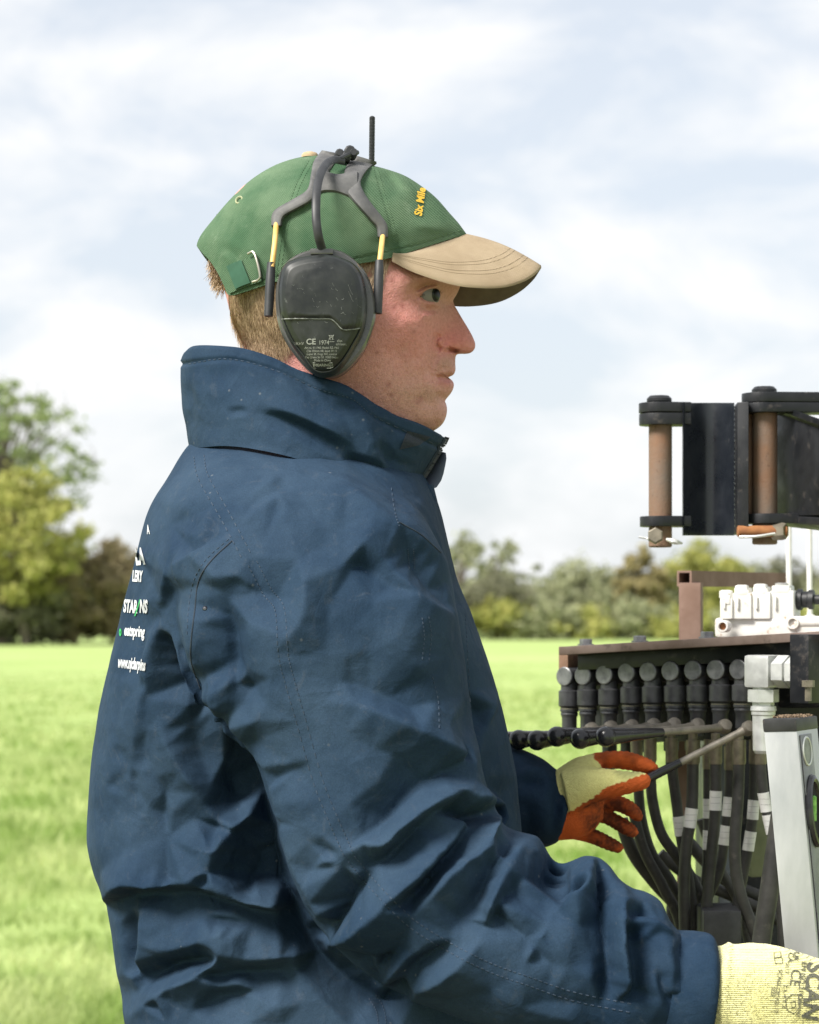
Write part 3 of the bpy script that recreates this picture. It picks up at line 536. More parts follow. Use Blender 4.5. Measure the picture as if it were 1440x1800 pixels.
def subdivide(co, fa):
    """one Catmull-Clark step on a closed quad mesh"""
    n, m = len(co), len(fa); fp = co[fa].mean(1)
    e = np.concatenate([fa[:, [i, (i + 1) % 4]] for i in range(4)]); es = np.sort(e, axis=1); ue, inv = np.unique(es, axis=0, return_inverse=True); inv = inv.ravel()
    fidx = np.tile(np.arange(m), 4); ne = len(ue); cnt = np.bincount(inv, minlength=ne).astype(float)
    fs_ = np.stack([np.bincount(inv, fp[fidx, q], ne) for q in range(3)], 1) / cnt[:, None]; mid = co[ue].mean(1); ep = (fs_ + mid) / 2
    val = np.bincount(ue.ravel(), minlength=n).astype(float); fv = np.bincount(fa.ravel(), minlength=n).astype(float); val[val == 0] = 1; fv[fv == 0] = 1
    Fv = np.stack([np.bincount(fa.ravel(), np.repeat(fp[:, q], 4), n) for q in range(3)], 1) / fv[:, None]
    Rv = np.stack([np.bincount(ue[:, 0], mid[:, q], n) + np.bincount(ue[:, 1], mid[:, q], n) for q in range(3)], 1) / val[:, None]
    nv = (Fv + 2 * Rv + (val[:, None] - 3) * co) / val[:, None]
    ei = inv.reshape(4, m).T + n; fi = np.arange(m) + n + ne
    nf = np.concatenate([np.stack([fa[:, k], ei[:, k], fi, ei[:, (k + 3) % 4]], 1) for k in range(4)])
    return np.concatenate([nv, ep, fp]), nf
co, fa = subdivide(co, fa); co, fa = subdivide(co, fa); ed = edges_of(fa)
co = apply_folds(co, fa, G2)
co = smooth(co, ed, 1, 0.4)
jacket = mk('jacket', co, fa, M_jacket, person)
tag(jacket, 'worn navy waterproof work jacket')
def bvh_of(co, fa): return BVHTree.FromPolygons([tuple(v) for v in co], [tuple(int(i) for i in f) for f in fa])
BJ = bvh_of(co, fa)
CAMV = Vector((0, 0, CZ))
def hit(bv, px, py, lift=0.0, dflt=1.8):
    d = P(px, py, 1.0) - CAMV; d.normalize(); h = bv.ray_cast(CAMV, d)
    if h[0] is None: return P(px, py, dflt)
    n = h[1] if h[1].dot(d) < 0 else -h[1]
    return h[0] + n * lift
# double-stitched seams lying on the cloth
def seam(pts, w=9, name='seam', r=0.00045, m=None, n=None, dash=False, bv=None):
    p = crom(pts, n or max(20, int(sum(math.dist(pts[i], pts[i + 1]) for i in range(len(pts) - 1)) / 5))); t = np.gradient(p, axis=0); t /= np.linalg.norm(t, axis=1)[:, None]; nn = np.column_stack([-t[:, 1], t[:, 0]])
    mb = MB()
    for s in ((-w / 2, w / 2) if w else (0,)):
        q = p + nn * s
        pts3 = [hit(bv or BJ, a, b, r * 0.3) for a, b in q]
        if dash:
            for i in range(0, len(pts3) - 1, 2): mb.tube(pts3[i:i + 2], r, 5)
        else: mb.tube(pts3, r, 5)
    return mb.build(name, m or M_stitch, jacket)
seam([(350, 802), (358, 840), (395, 905), (432, 975)], 18, dash=True); seam([(444, 990), (470, 1040), (492, 1072), (498, 1150), (510, 1200), (530, 1270), (560, 1375), (590, 1450), (612, 1500)], 17, dash=True)
seam([(618, 1510), (660, 1560), (720, 1620), (790, 1665), (860, 1700), (930, 1725), (1010, 1752), (1108, 1772)], 15, dash=True)
seam([(688, 858), (694, 900), (702, 925)], 0, dash=True); seam([(722, 965), (724, 1000)], 10, dash=True); seam([(748, 1085), (752, 1120), (748, 1160)], 12, dash=True); seam([(760, 1190), (770, 1230), (772, 1280)], 0, dash=True)
seam([(408, 951), (372, 985), (350, 1020), (343, 1070), (336, 1130), (337, 1165), (352, 1210)], 0, r=0.0006, m=M_jdark); seam([(402, 948), (364, 982), (341, 1020), (332, 1070), (329, 1120)], 0, dash=True)
seam([(702, 918), (740, 940), (775, 972)], 0, r=0.0006, m=M_jdark); seam([(818, 1080), (822, 1150), (828, 1260)], 0, dash=True)
seam([(655, 1752), (668, 1775), (672, 1800)], 14, dash=True)
# small snap stud by the armhole
b_ = hit(BJ, 361, 1070); mb = MB(); mb.lathe(b_ + Vector((0, .001, 0)), (-.2, -1, .1), [(0, .0022), (.001, .0022), (.002, .0013), (.0022, 0)], 14); mb.build('snap_stud', mat('stud_metal', (0.14, 0.14, 0.15), rough=0.3, metal=1.0), jacket)
# cuff of the near sleeve: a flat band with its own edge
cuff = [(1150, 1836, 1186, 1636, 1.757, .049, 2.2), (1180, 1846, 1206, 1637, 1.757, .052, 2.2), (1200, 1850, 1226, 1638, 1.756, .053, 2.2), (1222, 1850, 1250, 1643, 1.755, .0515, 2.2), (1232, 1848, 1259, 1660, 1.755, .049, 2.2), (1228, 1846, 1255, 1664, 1.755, .045, 2.2), (1195, 1840, 1222, 1662, 1.756, .043, 2.2)]
r_ = loft(cuff, 30, 72); rr_ = np.array(r_)
rr_ += 0.0012 * vnoise(rr_.reshape(-1, 3) * [60, 60, 25], 4).reshape(30, 72, 1) * np.array([0.2, -1, .2])
mb = MB(); mb.rings(rr_, cap0=False, cap1=False); mb.build('cuff', M_jacket, jacket, sharp=60)
BC = bvh_of(np.concatenate(mb.v), mb.f)
# far sleeve
fs = [(830, 1330, 860, 1560, 2.21, .055, 2), (880, 1308, 890, 1510, 2.21, .062, 2), (905, 1312, 915, 1495, 2.205, .062, 2), (930, 1322, 940, 1492, 2.20, .060, 2), (955, 1334, 955, 1490, 2.195, .056, 2), (975, 1350, 968, 1486, 2.19, .048, 2), (984, 1358, 972, 1483, 2.19, .046, 2), (990, 1354, 980, 1481, 2.188, .046, 2), (1004, 1366, 984, 1476, 2.185, .043, 2), (1002, 1372, 982, 1472, 2.185, .038, 2)]
mb = MB(); mb.rings(loft(fs, 60, 64)); c2, f2 = remesh(mb, 0.0025); e2 = edges_of(f2); c2 = smooth(c2, e2, 6)
c2 = c2 + 0; 
def fold2(co, fa, folds, ymax):
    nr = normals(co, fa); px, py = proj(co); tot = np.zeros(len(co)); k = np.clip((-nr[:, 1] + .25) / .5, 0, 1)
    for s in folds: tot += stroke(px, py, *s)
    return co + nr * (tot * k * .001)[:, None]
c2 = fold2(c2, f2, [([(905, 1362), (940, 1355), (972, 1362)], 4, 10, 12), ([(905, 1375), (940, 1372), (966, 1380)], -5, 8, 20), ([(985, 1395), (990, 1420), (975, 1460)], 3, 8, 10), ([(975, 1385), (978, 1430), (965, 1470)], -4, 10, 10), ([(915, 1400), (930, 1440), (920, 1480)], -3, 20, 20)], 3)
c2 = smooth(c2, e2, 2)
fsl = mk('sleeve', c2, f2, M_jacket, jacket)
# --- collar: stands round the neck, open at the front with a zip
ctop = np.array([(317, 634), (325, 619), (345, 612), (390, 613), (430, 618), (480, 634), (520, 653), (560, 666), (610, 682), (660, 713), (700, 734), (740, 749), (779, 769)])
cbot = np.array([(333, 788), (360, 786), (400, 784), (450, 790), (520, 806), (600, 836), (660, 868), (712, 872)])
NPH, NV = 150, 60
ph = np.linspace(0, np.pi, NPH); xt = 548 - 231 * np.cos(ph); xbm = 522.5 - 189.5 * np.cos(ph)
from_x = lambda c, x: np.interp(x, crom(c, 120)[:, 0], crom(c, 120)[:, 1])
yt = from_x(ctop, xt); ybm = from_x(cbot, xbm)
sy = np.sin(ph) ** 0.85; v_ = np.linspace(0, 1, NV)[:, None]
pxg = xt[None] * (1 - v_) + xbm[None] * v_; pyg = yt[None] * (1 - v_) + ybm[None] * v_
bul = np.sin(np.pi * v_)
pxg = pxg - (np.cos(ph)[None] * 5) * bul
dep = 2.0 - (0.098 * (1 - v_) + 0.122 * v_ + 0.004 * bul) * sy[None] + 0.02 * (ph[None] / np.pi) ** 6 * 0
COLF = [([(430, 722), (500, 738), (560, 768), (610, 795), (650, 835)], -9, 16, 22), ([(440, 712), (505, 725), (570, 752), (630, 790)], 6, 30, 10), ([(395, 728), (420, 722), (440, 726)], -3, 8, 10), ([(480, 635), (520, 690), (560, 720)], 3, 18, 26), ([(625, 690), (640, 745), (660, 800), (690, 850)], 6, 30, 26), ([(660, 770), (680, 800), (700, 830)], -6, 14, 18), ([(600, 800), (640, 815), (680, 835)], -8, 12, 10),
        ([(318, 640), (400, 632), (480, 650), (560, 686), (620, 705), (660, 735), (770, 785)], -2.2, 5, 5, 1, (0, 0)), ([(330, 660), (335, 720), (338, 770)], -2.5, 12, 14), ([(360, 640), (350, 680), (352, 720)], 2, 12, 14), ([(560, 680), (600, 715), (625, 725)], -4, 12, 16), ([(690, 760), (720, 780), (750, 790)], 3, 14, 16), ([(680, 790), (710, 815), (735, 812)], -3, 12, 12)]
dd = np.zeros(pxg.size)
for s in COLF: dd += stroke(pxg.ravel(), pyg.ravel(), *s)
dd += 1.0 * vnoise(np.column_stack([pxg.ravel() / 42, pyg.ravel() / 30, 0 * dd]), 9) + 0.9 * vnoise(np.column_stack([pxg.ravel() / 20, pyg.ravel() / 90 + 5, 0 * dd]), 10) * np.exp(-((pyg - yt[None]) / 34) ** 2).ravel()
near = PA(pxg, pyg, dep); dirn = np.stack([-np.cos(ph)[None] + 0 * v_, -np.sin(ph)[None] + 0 * v_, 0.0 * pxg], -1)
near = near + dirn * (dd * .001).reshape(NV, NPH, 1)
far = near[:, 1:][:, ::-1].copy() if False else near.copy(); far[..., 1] = 4.0 - far[..., 1]
# thickness: outer sheet, rolled edge, inner sheet
def shell(g, th, inw):
    inner = g + inw * th
    return np.concatenate([inner[::-1][:], g[:1] + inw * th * 0.5 + np.array([0, 0, th * .5]), g], 0)
gn = shell(near, 0.005, -dirn); gf = shell(far, 0.005, -dirn * [1, -1, 1])
full = np.concatenate([gf[:, ::-1][:, :-1], gn], 1) if True else gn      # front far edge -> back -> front near edge
mk('collar', full.reshape(-1, 3), grid_faces(full.shape[0], full.shape[1]), M_jacket, jacket, fix=True)
BCo = bvh_of(full.reshape(-1, 3), grid_faces(full.shape[0], full.shape[1]))
seam([(332, 640), (400, 631), (480, 650), (560, 684), (620, 702), (660, 733), (768, 782)], 0, dash=True, bv=BCo)
# hook patch at the collar tip
M_hook = mat('hook_fabric', (0.010, 0.016, 0.026), (0.028, 0.036, 0.05), rough=0.95, scale=900, bump=0.001, bscale=1500)
hp = [(716, 757), (757, 768), (737, 782), (702, 790)]
g_ = np.array([[[*(hit(BCo, *(np.array(hp[0]) * (1 - a) * (1 - b) + np.array(hp[1]) * a * (1 - b) + np.array(hp[2]) * a * b + np.array(hp[3]) * (1 - a) * b), 0.0006))] for a in np.linspace(0, 1, 12)] for b in np.linspace(0, 1, 10)])
mk('hook_patch', g_.reshape(-1, 3), grid_faces(10, 12), M_hook, jacket)
# zip: tape and teeth down the collar's front edge
fe = near[:, -1]; mb = MB(); tp = MB()
tp.tube([Vector(q) + Vector((0.0005, -0.001, 0)) for q in fe[::3]], 0.0022, 6); tp.build('zip_tape', M_jdark, jacket)
nt_ = 34
for i in range(nt_):
    q = fe[int(i * (NV - 1) / (nt_ - 1))]; mb.box(q + np.array([.0028, -.001, -.0006]), (.0020, 0, -.0006), (0, .0011, 0), (.0003, 0, .0008))
mb.build('zip_teeth', mat('zip_plastic', (0.02, 0.024, 0.03), (0.05, 0.055, 0.06), rough=0.4, scale=200), jacket)
# far storm flap showing behind the zip
fl = np.array([[P(x0 + (x1 - x0) * a, yy + 6 * a, 2.03 - 0.03 * a + 0.004 * math.sin(6 * a)) for a in np.linspace(0, 1, 14)] for x0, x1, yy in ((762, 784, 790), (752, 785, 800), (740, 783, 812), (728, 780, 826), (715, 776, 838), (705, 768, 850), (702, 750, 858), (700, 745, 866))])
fl2 = fl + np.array([0, 0.004, 0]); mb = MB(); mb.add(np.concatenate([fl.reshape(-1, 3), fl2.reshape(-1, 3)]), np.concatenate([grid_faces(8, 14), grid_faces(8, 14, off=112, flip=True)])); mb.build('storm_flap', mat('lit_navy_lining', (0.11, 0.13, 0.185), (0.15, 0.175, 0.23), rough=0.8, scale=60), jacket)  # grey-blue inside of the flap, colour lightened to read as lit
pk = [(728, 862, 762, 852, 1.99, .02, 2), (735, 885, 769, 880, 1.985, .02, 2), (752, 930, 780, 925, 1.985, .02, 2), (768, 975, 792, 970, 1.985, .02, 2), (782, 1020, 801, 1016, 1.99, .02, 2), (792, 1060, 812, 1056, 2.0, .02, 2)]
mb = MB(); mb.rings(loft(pk, 30, 24)); mb.build('placket', M_jacket, jacket)
# ------------------------------------------------------------------ head
KH = 2.0 / F                       # metres per photo pixel at the head's mid plane
prof = [(812, 470), (811, 488), (809, 503), (804, 515), (797, 527), (799, 536), (804.5, 546), (812, 559), (820, 572), (827, 584), (832, 594), (835.5, 604), (834.5, 613), (829, 619), (822, 621.5), (811, 621.5), (803.5, 622.5), (801, 628), (800.5, 638), (801, 648), (799.5, 655), (795.5, 660), (788.5, 663), (794, 667.5), (798, 675), (796.5, 684), (792, 692), (786, 699), (782.5, 705), (785, 712), (786, 723), (783, 736), (777, 746), (767, 754), (748, 764), (722, 775), (695, 795), (676, 825), (662, 870), (655, 920),
        (600, 945), (500, 945), (430, 920), (428, 850), (432, 760), (440, 690), (436, 640), (425, 600), (408, 560), (396, 515), (382, 470), (379, 430), (386, 390), (410, 345), (450, 312), (510, 293), (570, 290), (640, 302), (710, 335), (757, 390), (788, 432)]
hctl = [(815, 560, 8), (806, 565, 13), (797, 560, 17), (820, 590, 15), (810, 590, 21), (824, 606, 16), (812, 607, 23), (800, 603, 29), (787, 600, 35), (778, 604, 38), (797, 612, 29), (812, 616, 17), (822, 614, 14),
        (795, 515, 30), (785, 512, 46), (799, 500, 34), (790, 492, 56), (770, 488, 80), (745, 492, 100), (720, 500, 114), (690, 505, 126), (650, 500, 134),
        (788, 530, 24), (786, 545, 28), (784, 560, 34), (779, 575, 42), (775, 590, 46), (778, 534, 44), (772, 545, 58), (760, 552, 76), (748, 536, 85), (748, 504, 90), (765, 506, 80), (774, 519, 62), (766, 534, 76), (734, 520, 92), (722, 525, 104), (705, 530, 118), (735, 545, 100),
        (745, 570, 92), (760, 575, 74), (725, 575, 110), (700, 570, 124), (670, 560, 132), (640, 560, 136), (768, 600, 58), (755, 605, 76), (735, 610, 94), (705, 610, 112), (670, 615, 124), (765, 625, 58), (780, 632, 46), (790, 640, 32), (775, 645, 49), (760, 650, 62), (745, 645, 78), (720, 650, 96), (690, 655, 110), (650, 655, 120),
        (790, 652, 26), (780, 655, 40), (767, 661, 51), (792, 675, 22), (785, 680, 34), (772, 680, 49), (755, 675, 66), (730, 685, 86), (700, 690, 100), (660, 695, 110), (620, 690, 114), (778, 698, 30), (768, 700, 44), (750, 705, 62), (777, 715, 30), (768, 722, 42), (755, 735, 54), (740, 728, 68), (715, 735, 80), (690, 740, 88), (655, 735, 100), (765, 745, 30), (735, 755, 50), (700, 765, 62), (690, 790, 40), (660, 780, 80),
        (590, 560, 140), (560, 520, 144), (520, 470, 146), (520, 420, 146), (600, 430, 145), (600, 500, 142), (680, 440, 114), (730, 441, 84), (765, 440, 52), (700, 455, 106), (740, 420, 74), (680, 380, 112), (600, 350, 118), (520, 350, 112), (450, 380, 96), (440, 450, 108), (450, 520, 112), (480, 580, 112), (520, 620, 112), (470, 640, 84), (580, 640, 124), (560, 700, 112), (500, 720, 98), (610, 780, 108), (540, 820, 118), (480, 830, 92), (570, 900, 110), (600, 600, 130), (545, 590, 126)]
pb = crom(prof + prof[:1], 620)[:-1]
bs = pb[::5]
th2 = TPS([tuple(p) for p in bs] + [(a, b) for a, b, c in hctl], [0.0] * len(bs) + [c * c for a, b, c in hctl], reg=2e-3)
HC = np.array([612.0, 560.0])
def polar(bound, c, nr, na, a0=None):
    """rays from c to a closed outline; returns radii fractions (sin spaced) and pixel grids"""
    d = bound - c; an = np.unwrap(np.arctan2(d[:, 1], d[:, 0])); rad = np.hypot(d[:, 0], d[:, 1])
    if an[-1] < an[0]: an, rad = an[::-1], rad[::-1]
    an_e = np.concatenate([an - 2 * np.pi, an, an + 2 * np.pi]); r_e = np.concatenate([rad] * 3); o = np.argsort(an_e, kind='stable')
    return an_e[o], r_e[o]
an_e, r_e = polar(pb, HC, 0, 0)
NR, NA = 190, 620
warp = np.linspace(0, 2 * np.pi, NA, endpoint=False); ang = warp - 0.38 * np.sin(warp - 0.35)      # more rays towards the face
rad = np.interp(ang, an_e, r_e)
tt = np.sin(np.linspace(0, np.pi / 2, NR)) 
GX = HC[0] + tt[:, None] * rad[None] * np.cos(ang)[None]; GY = HC[1] + tt[:, None] * rad[None] * np.sin(ang)[None]
edge = 1 - tt[:, None] + 0 * GX
h = np.sqrt(np.maximum(th2(GX, GY), (edge * 60) ** 1.0 * 2.0)); h[-1] = 0
gx, gy, hf = GX.ravel(), GY.ravel(), h.ravel()
FS = [([(700, 560), (728, 566), (752, 560)], 3, 14, 26, 3, (.3, .3), 1.3), ([(690, 600), (706, 640), (720, 690)], -4, 34, 30, 4, (.3, .3), 1.3), ([(745, 700), (730, 735), (700, 752)], 3, 20, 22, 4, (.3, .3), 1.3), ([(768, 712), (775, 728), (766, 742)], 3, 10, 12, 3, (.3, .3), 1.3),
      ([(775, 586), (768, 597), (769, 609), (778, 616)], -8.5, 6, 11, 1, (.2, .2), 1.4), ([(780, 592), (777, 602), (782, 609), (792, 609)], 6.5, 8, 8, 2, (.3, .3), 1.2), ([(786, 613.5), (796, 615.5), (807, 618.5)], -20, 4, 4.5, 1.2, (.25, .3), 1.0),
      ([(771, 614), (762, 634), (754, 656), (750, 674)], -5.5, 9, 16, 2, (.25, .4), 1.3), ([(757, 604), (744, 630), (738, 660)], 2.5, 22, 14, 2, (.3, .3), 1.3),
      ([(764, 660.5), (774, 662.5), (789, 663.5)], -10, 4, 4.5, .6, (.25, 0), 1.2), ([(770, 669), (780, 672), (794, 674)], 5, 6, 9, 2, (.3, .1), 1.3), ([(772, 655), (785, 655.5), (797, 653)], 3.5, 6, 5, 1.5, (.3, .1), 1.3), ([(763, 656), (760, 664), (762, 674)], -3.5, 6, 7, 2, (.3, .3), 1.3),
      ([(765, 693), (775, 699), (783, 703)], -3.5, 9, 9, 2, (.3, .1), 1.3), ([(740, 688), (748, 705), (752, 722)], -2, 14, 16, 3, (.3, .3), 1.3),
      # eye: lids over the ball, the opening between them, crease above, pouch below
      ([(729, 521), (738, 514), (750, 507.5), (764, 504), (776, 505)], 5.0, 7, 3.2, 1, (.2, .2), 1.0), ([(728, 514), (742, 505), (758, 499), (774, 498)], -8, 5, 7, 1, (.25, .25), 1.1), ([(733, 523), (744, 529), (757, 533), (768, 533)], 3.6, 2.5, 7, 1, (.2, .2), 1.0), ([(735, 537), (750, 545), (768, 543), (778, 535)], -5.5, 7, 9, 2, (.3, .3), 1.2), ([(738, 552), (756, 556), (772, 550)], 3, 8, 10, 2, (.3, .3), 1.2),
      ([(722, 519), (712, 514)], -1.2, 3, 3, 1, (.2, .5), 1), ([(721, 525), (708, 528)], -1.2, 3, 3, 1, (.2, .5), 1), ([(728, 490), (755, 488), (790, 494)], 8, 12, 12, 3, (.3, .3), 1.3), ([(700, 585), (730, 595), (750, 610)], 1.5, 26, 30, 4, (.3, .3), 1.3)]
dh = np.zeros(len(gx))
for s in FS: dh += stroke(gx, gy, *s)
# the almond opening
eo = np.array([(738, 521), (744, 518.5), (751, 515.5), (758, 513), (766, 512), (772, 514), (774, 519), (770, 525), (763, 527), (754, 526), (745, 523.5)])
def inside(x, y, poly):
    c = np.zeros(len(x), bool); n = len(poly)
    for i in range(n):
        (x1, y1), (x2, y2) = poly[i], poly[(i + 1) % n]
        k = ((y1 > y) != (y2 > y)) & (x < (x2 - x1) * (y - y1) / (y2 - y1 + 1e-12) + x1); c ^= k
    return c
eop = crom(np.vstack([eo, eo[:1]]), 60)
ins = inside(gx, gy, eop); dmin = np.min(np.hypot(gx[:, None][ins] - eop[None, :, 0], gy[:, None][ins] - eop[None, :, 1]), axis=1)
dh[ins] -= np.clip(dmin / 1.6, 0, 1) * 11
dh += 0.35 * vnoise(np.column_stack([gx / 9, gy / 9, 0 * gx]), 31) * np.clip((gx - 560) / 100, 0, 1) + .9 * vnoise(np.column_stack([gx / 28, gy / 28, 0 * gx]), 33) * np.clip((gx - 600) / 80, 0, 1)
hf = np.maximum(hf + dh * np.clip(hf / 14, 0, 1), 0); hf[-NA:] = 0
def skincol(x, y, hh):
    base = np.array([0.60, 0.285, 0.25]); c = np.tile(base, (len(x), 1))
    def blend(w, col):
        nonlocal c
        w = np.clip(w, 0, 1)[:, None]; c = c * (1 - w) + np.array(col) * w
    G = lambda a, b, r, r2=None: np.exp(-(((x - a) / r) ** 2 + ((y - b) / (r2 or r)) ** 2))
    nz = vnoise(np.column_stack([x / 16, y / 16, 0 * x]), 41) * .5 + vnoise(np.column_stack([x / 6, y / 6, 0 * x]), 42) * .5
    blend(.5 * G(815, 598, 46, 34) + .5 * G(786, 604, 22) + .15 * nz * G(810, 595, 40), (0.60, 0.19, 0.165))
    blend(.5 * G(735, 590, 62, 46) + .35 * nz * (G(720, 610, 100)), (0.60, 0.21, 0.18))
    blend(.45 * G(690, 540, 42, 50), (0.60, 0.225, 0.195))
    blend(.5 * G(715, 690, 60, 34) + .35 * G(740, 720, 40), (0.50, 0.285, 0.21))       # stubbled jaw, sallow
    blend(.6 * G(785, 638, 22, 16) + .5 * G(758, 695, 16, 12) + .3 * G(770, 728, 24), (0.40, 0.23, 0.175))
    blend(.85 * G(785, 673, 15, 7) + .6 * G(788, 657, 12, 3.5), (0.46, 0.165, 0.135))
    blend(.55 * G(745, 500, 34, 14), (0.37, 0.20, 0.12)); blend(.4 * G(752, 540, 22, 9), (0.36, 0.185, 0.14)); blend(.2 * nz, (0.60, 0.30, 0.24))
    for a, b, r in ((690, 493, 4), (707, 537, 4), (693, 540, 5), (683, 676, 5), (735, 706, 7), (741, 700, 5), (688, 694, 5), (728, 583, 4), (662, 620, 4)): blend(.6 * G(a, b, r), (0.30, 0.10, 0.085))
    # stubble dots
    st = vnoise(np.column_stack([x / 1.7, y / 1.7, 0 * x]), 44); reg = np.clip(G(735, 705, 70, 46) + .8 * G(775, 642, 26, 18) + .7 * G(660, 680, 60, 50), 0, 1); blend(np.clip((st - .3) * 1.1, 0, .3) * reg, (0.16, 0.10, 0.07))
    fr = vnoise(np.column_stack([x / 2.6, y / 2.6, 0 * x]), 45); blend(np.clip((fr - .45) * 1.2, 0, .3) * G(720, 590, 80), (0.33, 0.14, 0.10))
    # hairline skin under the hair is darker with roots
    return c
M_skin = mat('skin', (0.5, 0.27, 0.2), (0.80, 0.70, 0.68), vcol=True, scale=340, detail=5, lo=.40, hi=.75, rough=0.54, spec=0.36, bump=0.0011, bscale=700)
sb = M_skin.node_tree.nodes['Principled BSDF']; sb.inputs['Subsurface Weight'].default_value = 0.08; sb.inputs['Subsurface Radius'].default_value = (0.9, 0.35, 0.2); sb.inputs['Subsurface Scale'].default_value = 0.006
vn = PA(gx, gy, 2.0 - hf * KH); vf = (vn * [1, -1, 1] + [0, 4.0, 0])[:-NA]
fn = grid_faces(NR, NA, True, flip=True); ff = grid_faces(NR, NA, True)
mpf = np.concatenate([np.arange((NR - 1) * NA) + len(vn), np.arange((NR - 1) * NA, NR * NA)])
body = mk('body', np.concatenate([vn, vf]), np.concatenate([fn, mpf[ff]]), M_skin, person, col=np.concatenate([skincol(gx, gy, hf), skincol(gx, gy, hf)[:-NA]]))
tag(body, 'ruddy fair skinned head and neck, in profile')
BH = bvh_of(vn, fn)
hh_interp = lambda x, y: np.sqrt(np.maximum(th2(np.asarray(x, float), np.asarray(y, float)), 0))
# eyes
def eye_mat():
    m = bpy.data.materials.new('eyeball'); m.use_nodes = True; t = m.node_tree; b = t.nodes['Principled BSDF']; b.inputs['Roughness'].default_value = .3; b.inputs['Specular IOR Level'].default_value = .25
    tcn = N(t, 'ShaderNodeTexCoord'); sp = N(t, 'ShaderNodeSeparateXYZ'); t.links.new(tcn.outputs['Object'], sp.inputs[0])
    r = N(t, 'ShaderNodeValToRGB'); mr = N(t, 'ShaderNodeMapRange', inp={1: .0095, 2: .0122}); t.links.new(sp.outputs[0], mr.inputs[0]); t.links.new(mr.outputs[0], r.inputs[0])
    e = r.color_ramp.elements; e[0].position = 0; e[0].color = (.20, .18, .165, 1); e[1].position = 1; e[1].color = (.006, .006, .006, 1)  # eye white darkened in colour to read as shaded by the brim
    for p_, c_ in ((.36, (.19, .165, .15, 1)), (.42, (.012, .012, .010, 1)), (.72, (.035, .038, .034, 1)), (.76, (.008, .008, .008, 1))): k = e.new(p_); k.color = c_
    t.links.new(r.outputs[0], b.inputs['Base Color']); return m
M_eye = eye_mat()
for sgn in (-1, 1):
    c = P(749, 519, 2.0 - 64.5 * KH); c = np.array([c.x, 2.0 + sgn * 64.5 * KH, c.z]); mb = MB(); rE = .0122
    mb.lathe((-rE, 0, 0), (1, 0, 0), [(rE - rE * math.cos(a), rE * math.sin(a)) for a in np.linspace(0, math.pi - .42, 22)] + [(rE * 1.915 + .0011 * math.sin(a) + .0003, rE * .40 * math.cos(a)) for a in np.linspace(.15, math.pi / 2, 7)], 32)
    o = mk('eye', np.concatenate(mb.v), mb.f, M_eye, body, base=(0, 0, 0)); v0 = origin_of(person)
    me = o.data; me.transform(Matrix.Translation(v0)); o.location = Vector(c) - v0; o.rotation_euler = (0, R(2), R(-36 if sgn < 0 else -30))
# ------------------------------------------------------------------ hair
M_hair = mat('hair', (0.33, 0.225, 0.135), (0.50, 0.365, 0.23), rough=0.5, scale=110, detail=3, spec=0.4)
def strands(roots, dirs, length, seg=6, w=0.00033, jit=0.25, gravity=0.25, lift=0.003, sides=(-1, 1), seed=1, curl=0.0):
    r = np.random.default_rng(seed); V, Fq, n = [], [], 0
    for (x, y), d in zip(roots, dirs):
        d = np.array(d, float) + r.normal(0, jit, 2); L = length * r.uniform(.55, 1.2); pts = []; q = np.array([x, y], float)
        for k in range(seg):
            hh = float(hh_interp(q[0], q[1])); lf = lift * (0.3 + r.uniform(.5, 1.3) * math.sin(min(1.0, (k + .6) / seg * 1.4) * math.pi / 2))
            pts.append((q[0], q[1], hh, lf)); q = q + d / (np.linalg.norm(d) + 1e-9) * L / seg; d = d + np.array([0, gravity * .3]) + r.normal(0, curl + .04, 2)
        for sd_ in sides:
            a = r.uniform(0, math.pi); u_ = np.array([math.cos(a), 0.7 * math.sin(a), .15]) * w
            for k, (qx, qy, hh, lf) in enumerate(pts):
                yn = 2.0 - (hh * KH + lf); o = np.array([(qx - CX) * yn / F, 2.0 + sd_ * (hh * KH + lf), CZ - (qy - HY) * yn / F]); ww = u_ * (1 - .75 * (k / (seg - 1)) ** 2)
                V += [o - ww, o + ww]
                if k: Fq.append([n + 2 * k - 2, n + 2 * k - 1, n + 2 * k + 1, n + 2 * k])
            n += 2 * seg
    return V, Fq
def fill(poly, n, seed):
    r = np.random.default_rng(seed); p = np.array(poly, float); o = []
    while len(o) < n:
        q = r.uniform(p.min(0), p.max(0), (n * 2, 2)); k = inside(q[:, 0], q[:, 1], p); o += list(map(tuple, q[k]))
    return o[:n]
back = fill([(400, 500), (490, 480), (520, 500), (520, 560), (506, 590), (490, 616), (462, 606), (434, 602), (418, 585), (404, 545)], 7000, 2)
V, Fq = strands(back, [(0.12 + (x - 400) / 700, 1.0) for x, y in back], 42, 6, 0.00017, .03, .06, .002, seed=3)
side = fill([(630, 450), (688, 448), (682, 470), (668, 500), (658, 545), (645, 560), (630, 520)], 650, 5)
V2, F2 = strands(side, [(-0.25, 1.0)] * len(side), 26, 5, 0.00030, .12, .1, .0018, seed=6)
nape = fill([(430, 596), (480, 600), (488, 618), (474, 628), (452, 618)], 160, 6)
V4, F4 = strands(nape, [(0.2, 1.0)] * len(nape), 14, 4, 0.00022, .25, .1, .002, seed=16)
brow = fill([(740, 490), (752, 485), (775, 483), (798, 490), (800, 497), (775, 491), (752, 493)], 420, 8)
V3, F3 = strands(brow, [(-0.8, -0.25)] * len(brow), 12, 4, 0.00022, .25, .2, .0012, seed=9)
lash = [(x, y) for x, y in crom([(738, 519.5), (747, 515.5), (757, 512), (767, 511), (775, 513)], 60)]
V5, F5 = strands(lash, [(0.35, 0.35)] * len(lash), 6, 4, 0.0002, .2, .0, .0015, seed=19)
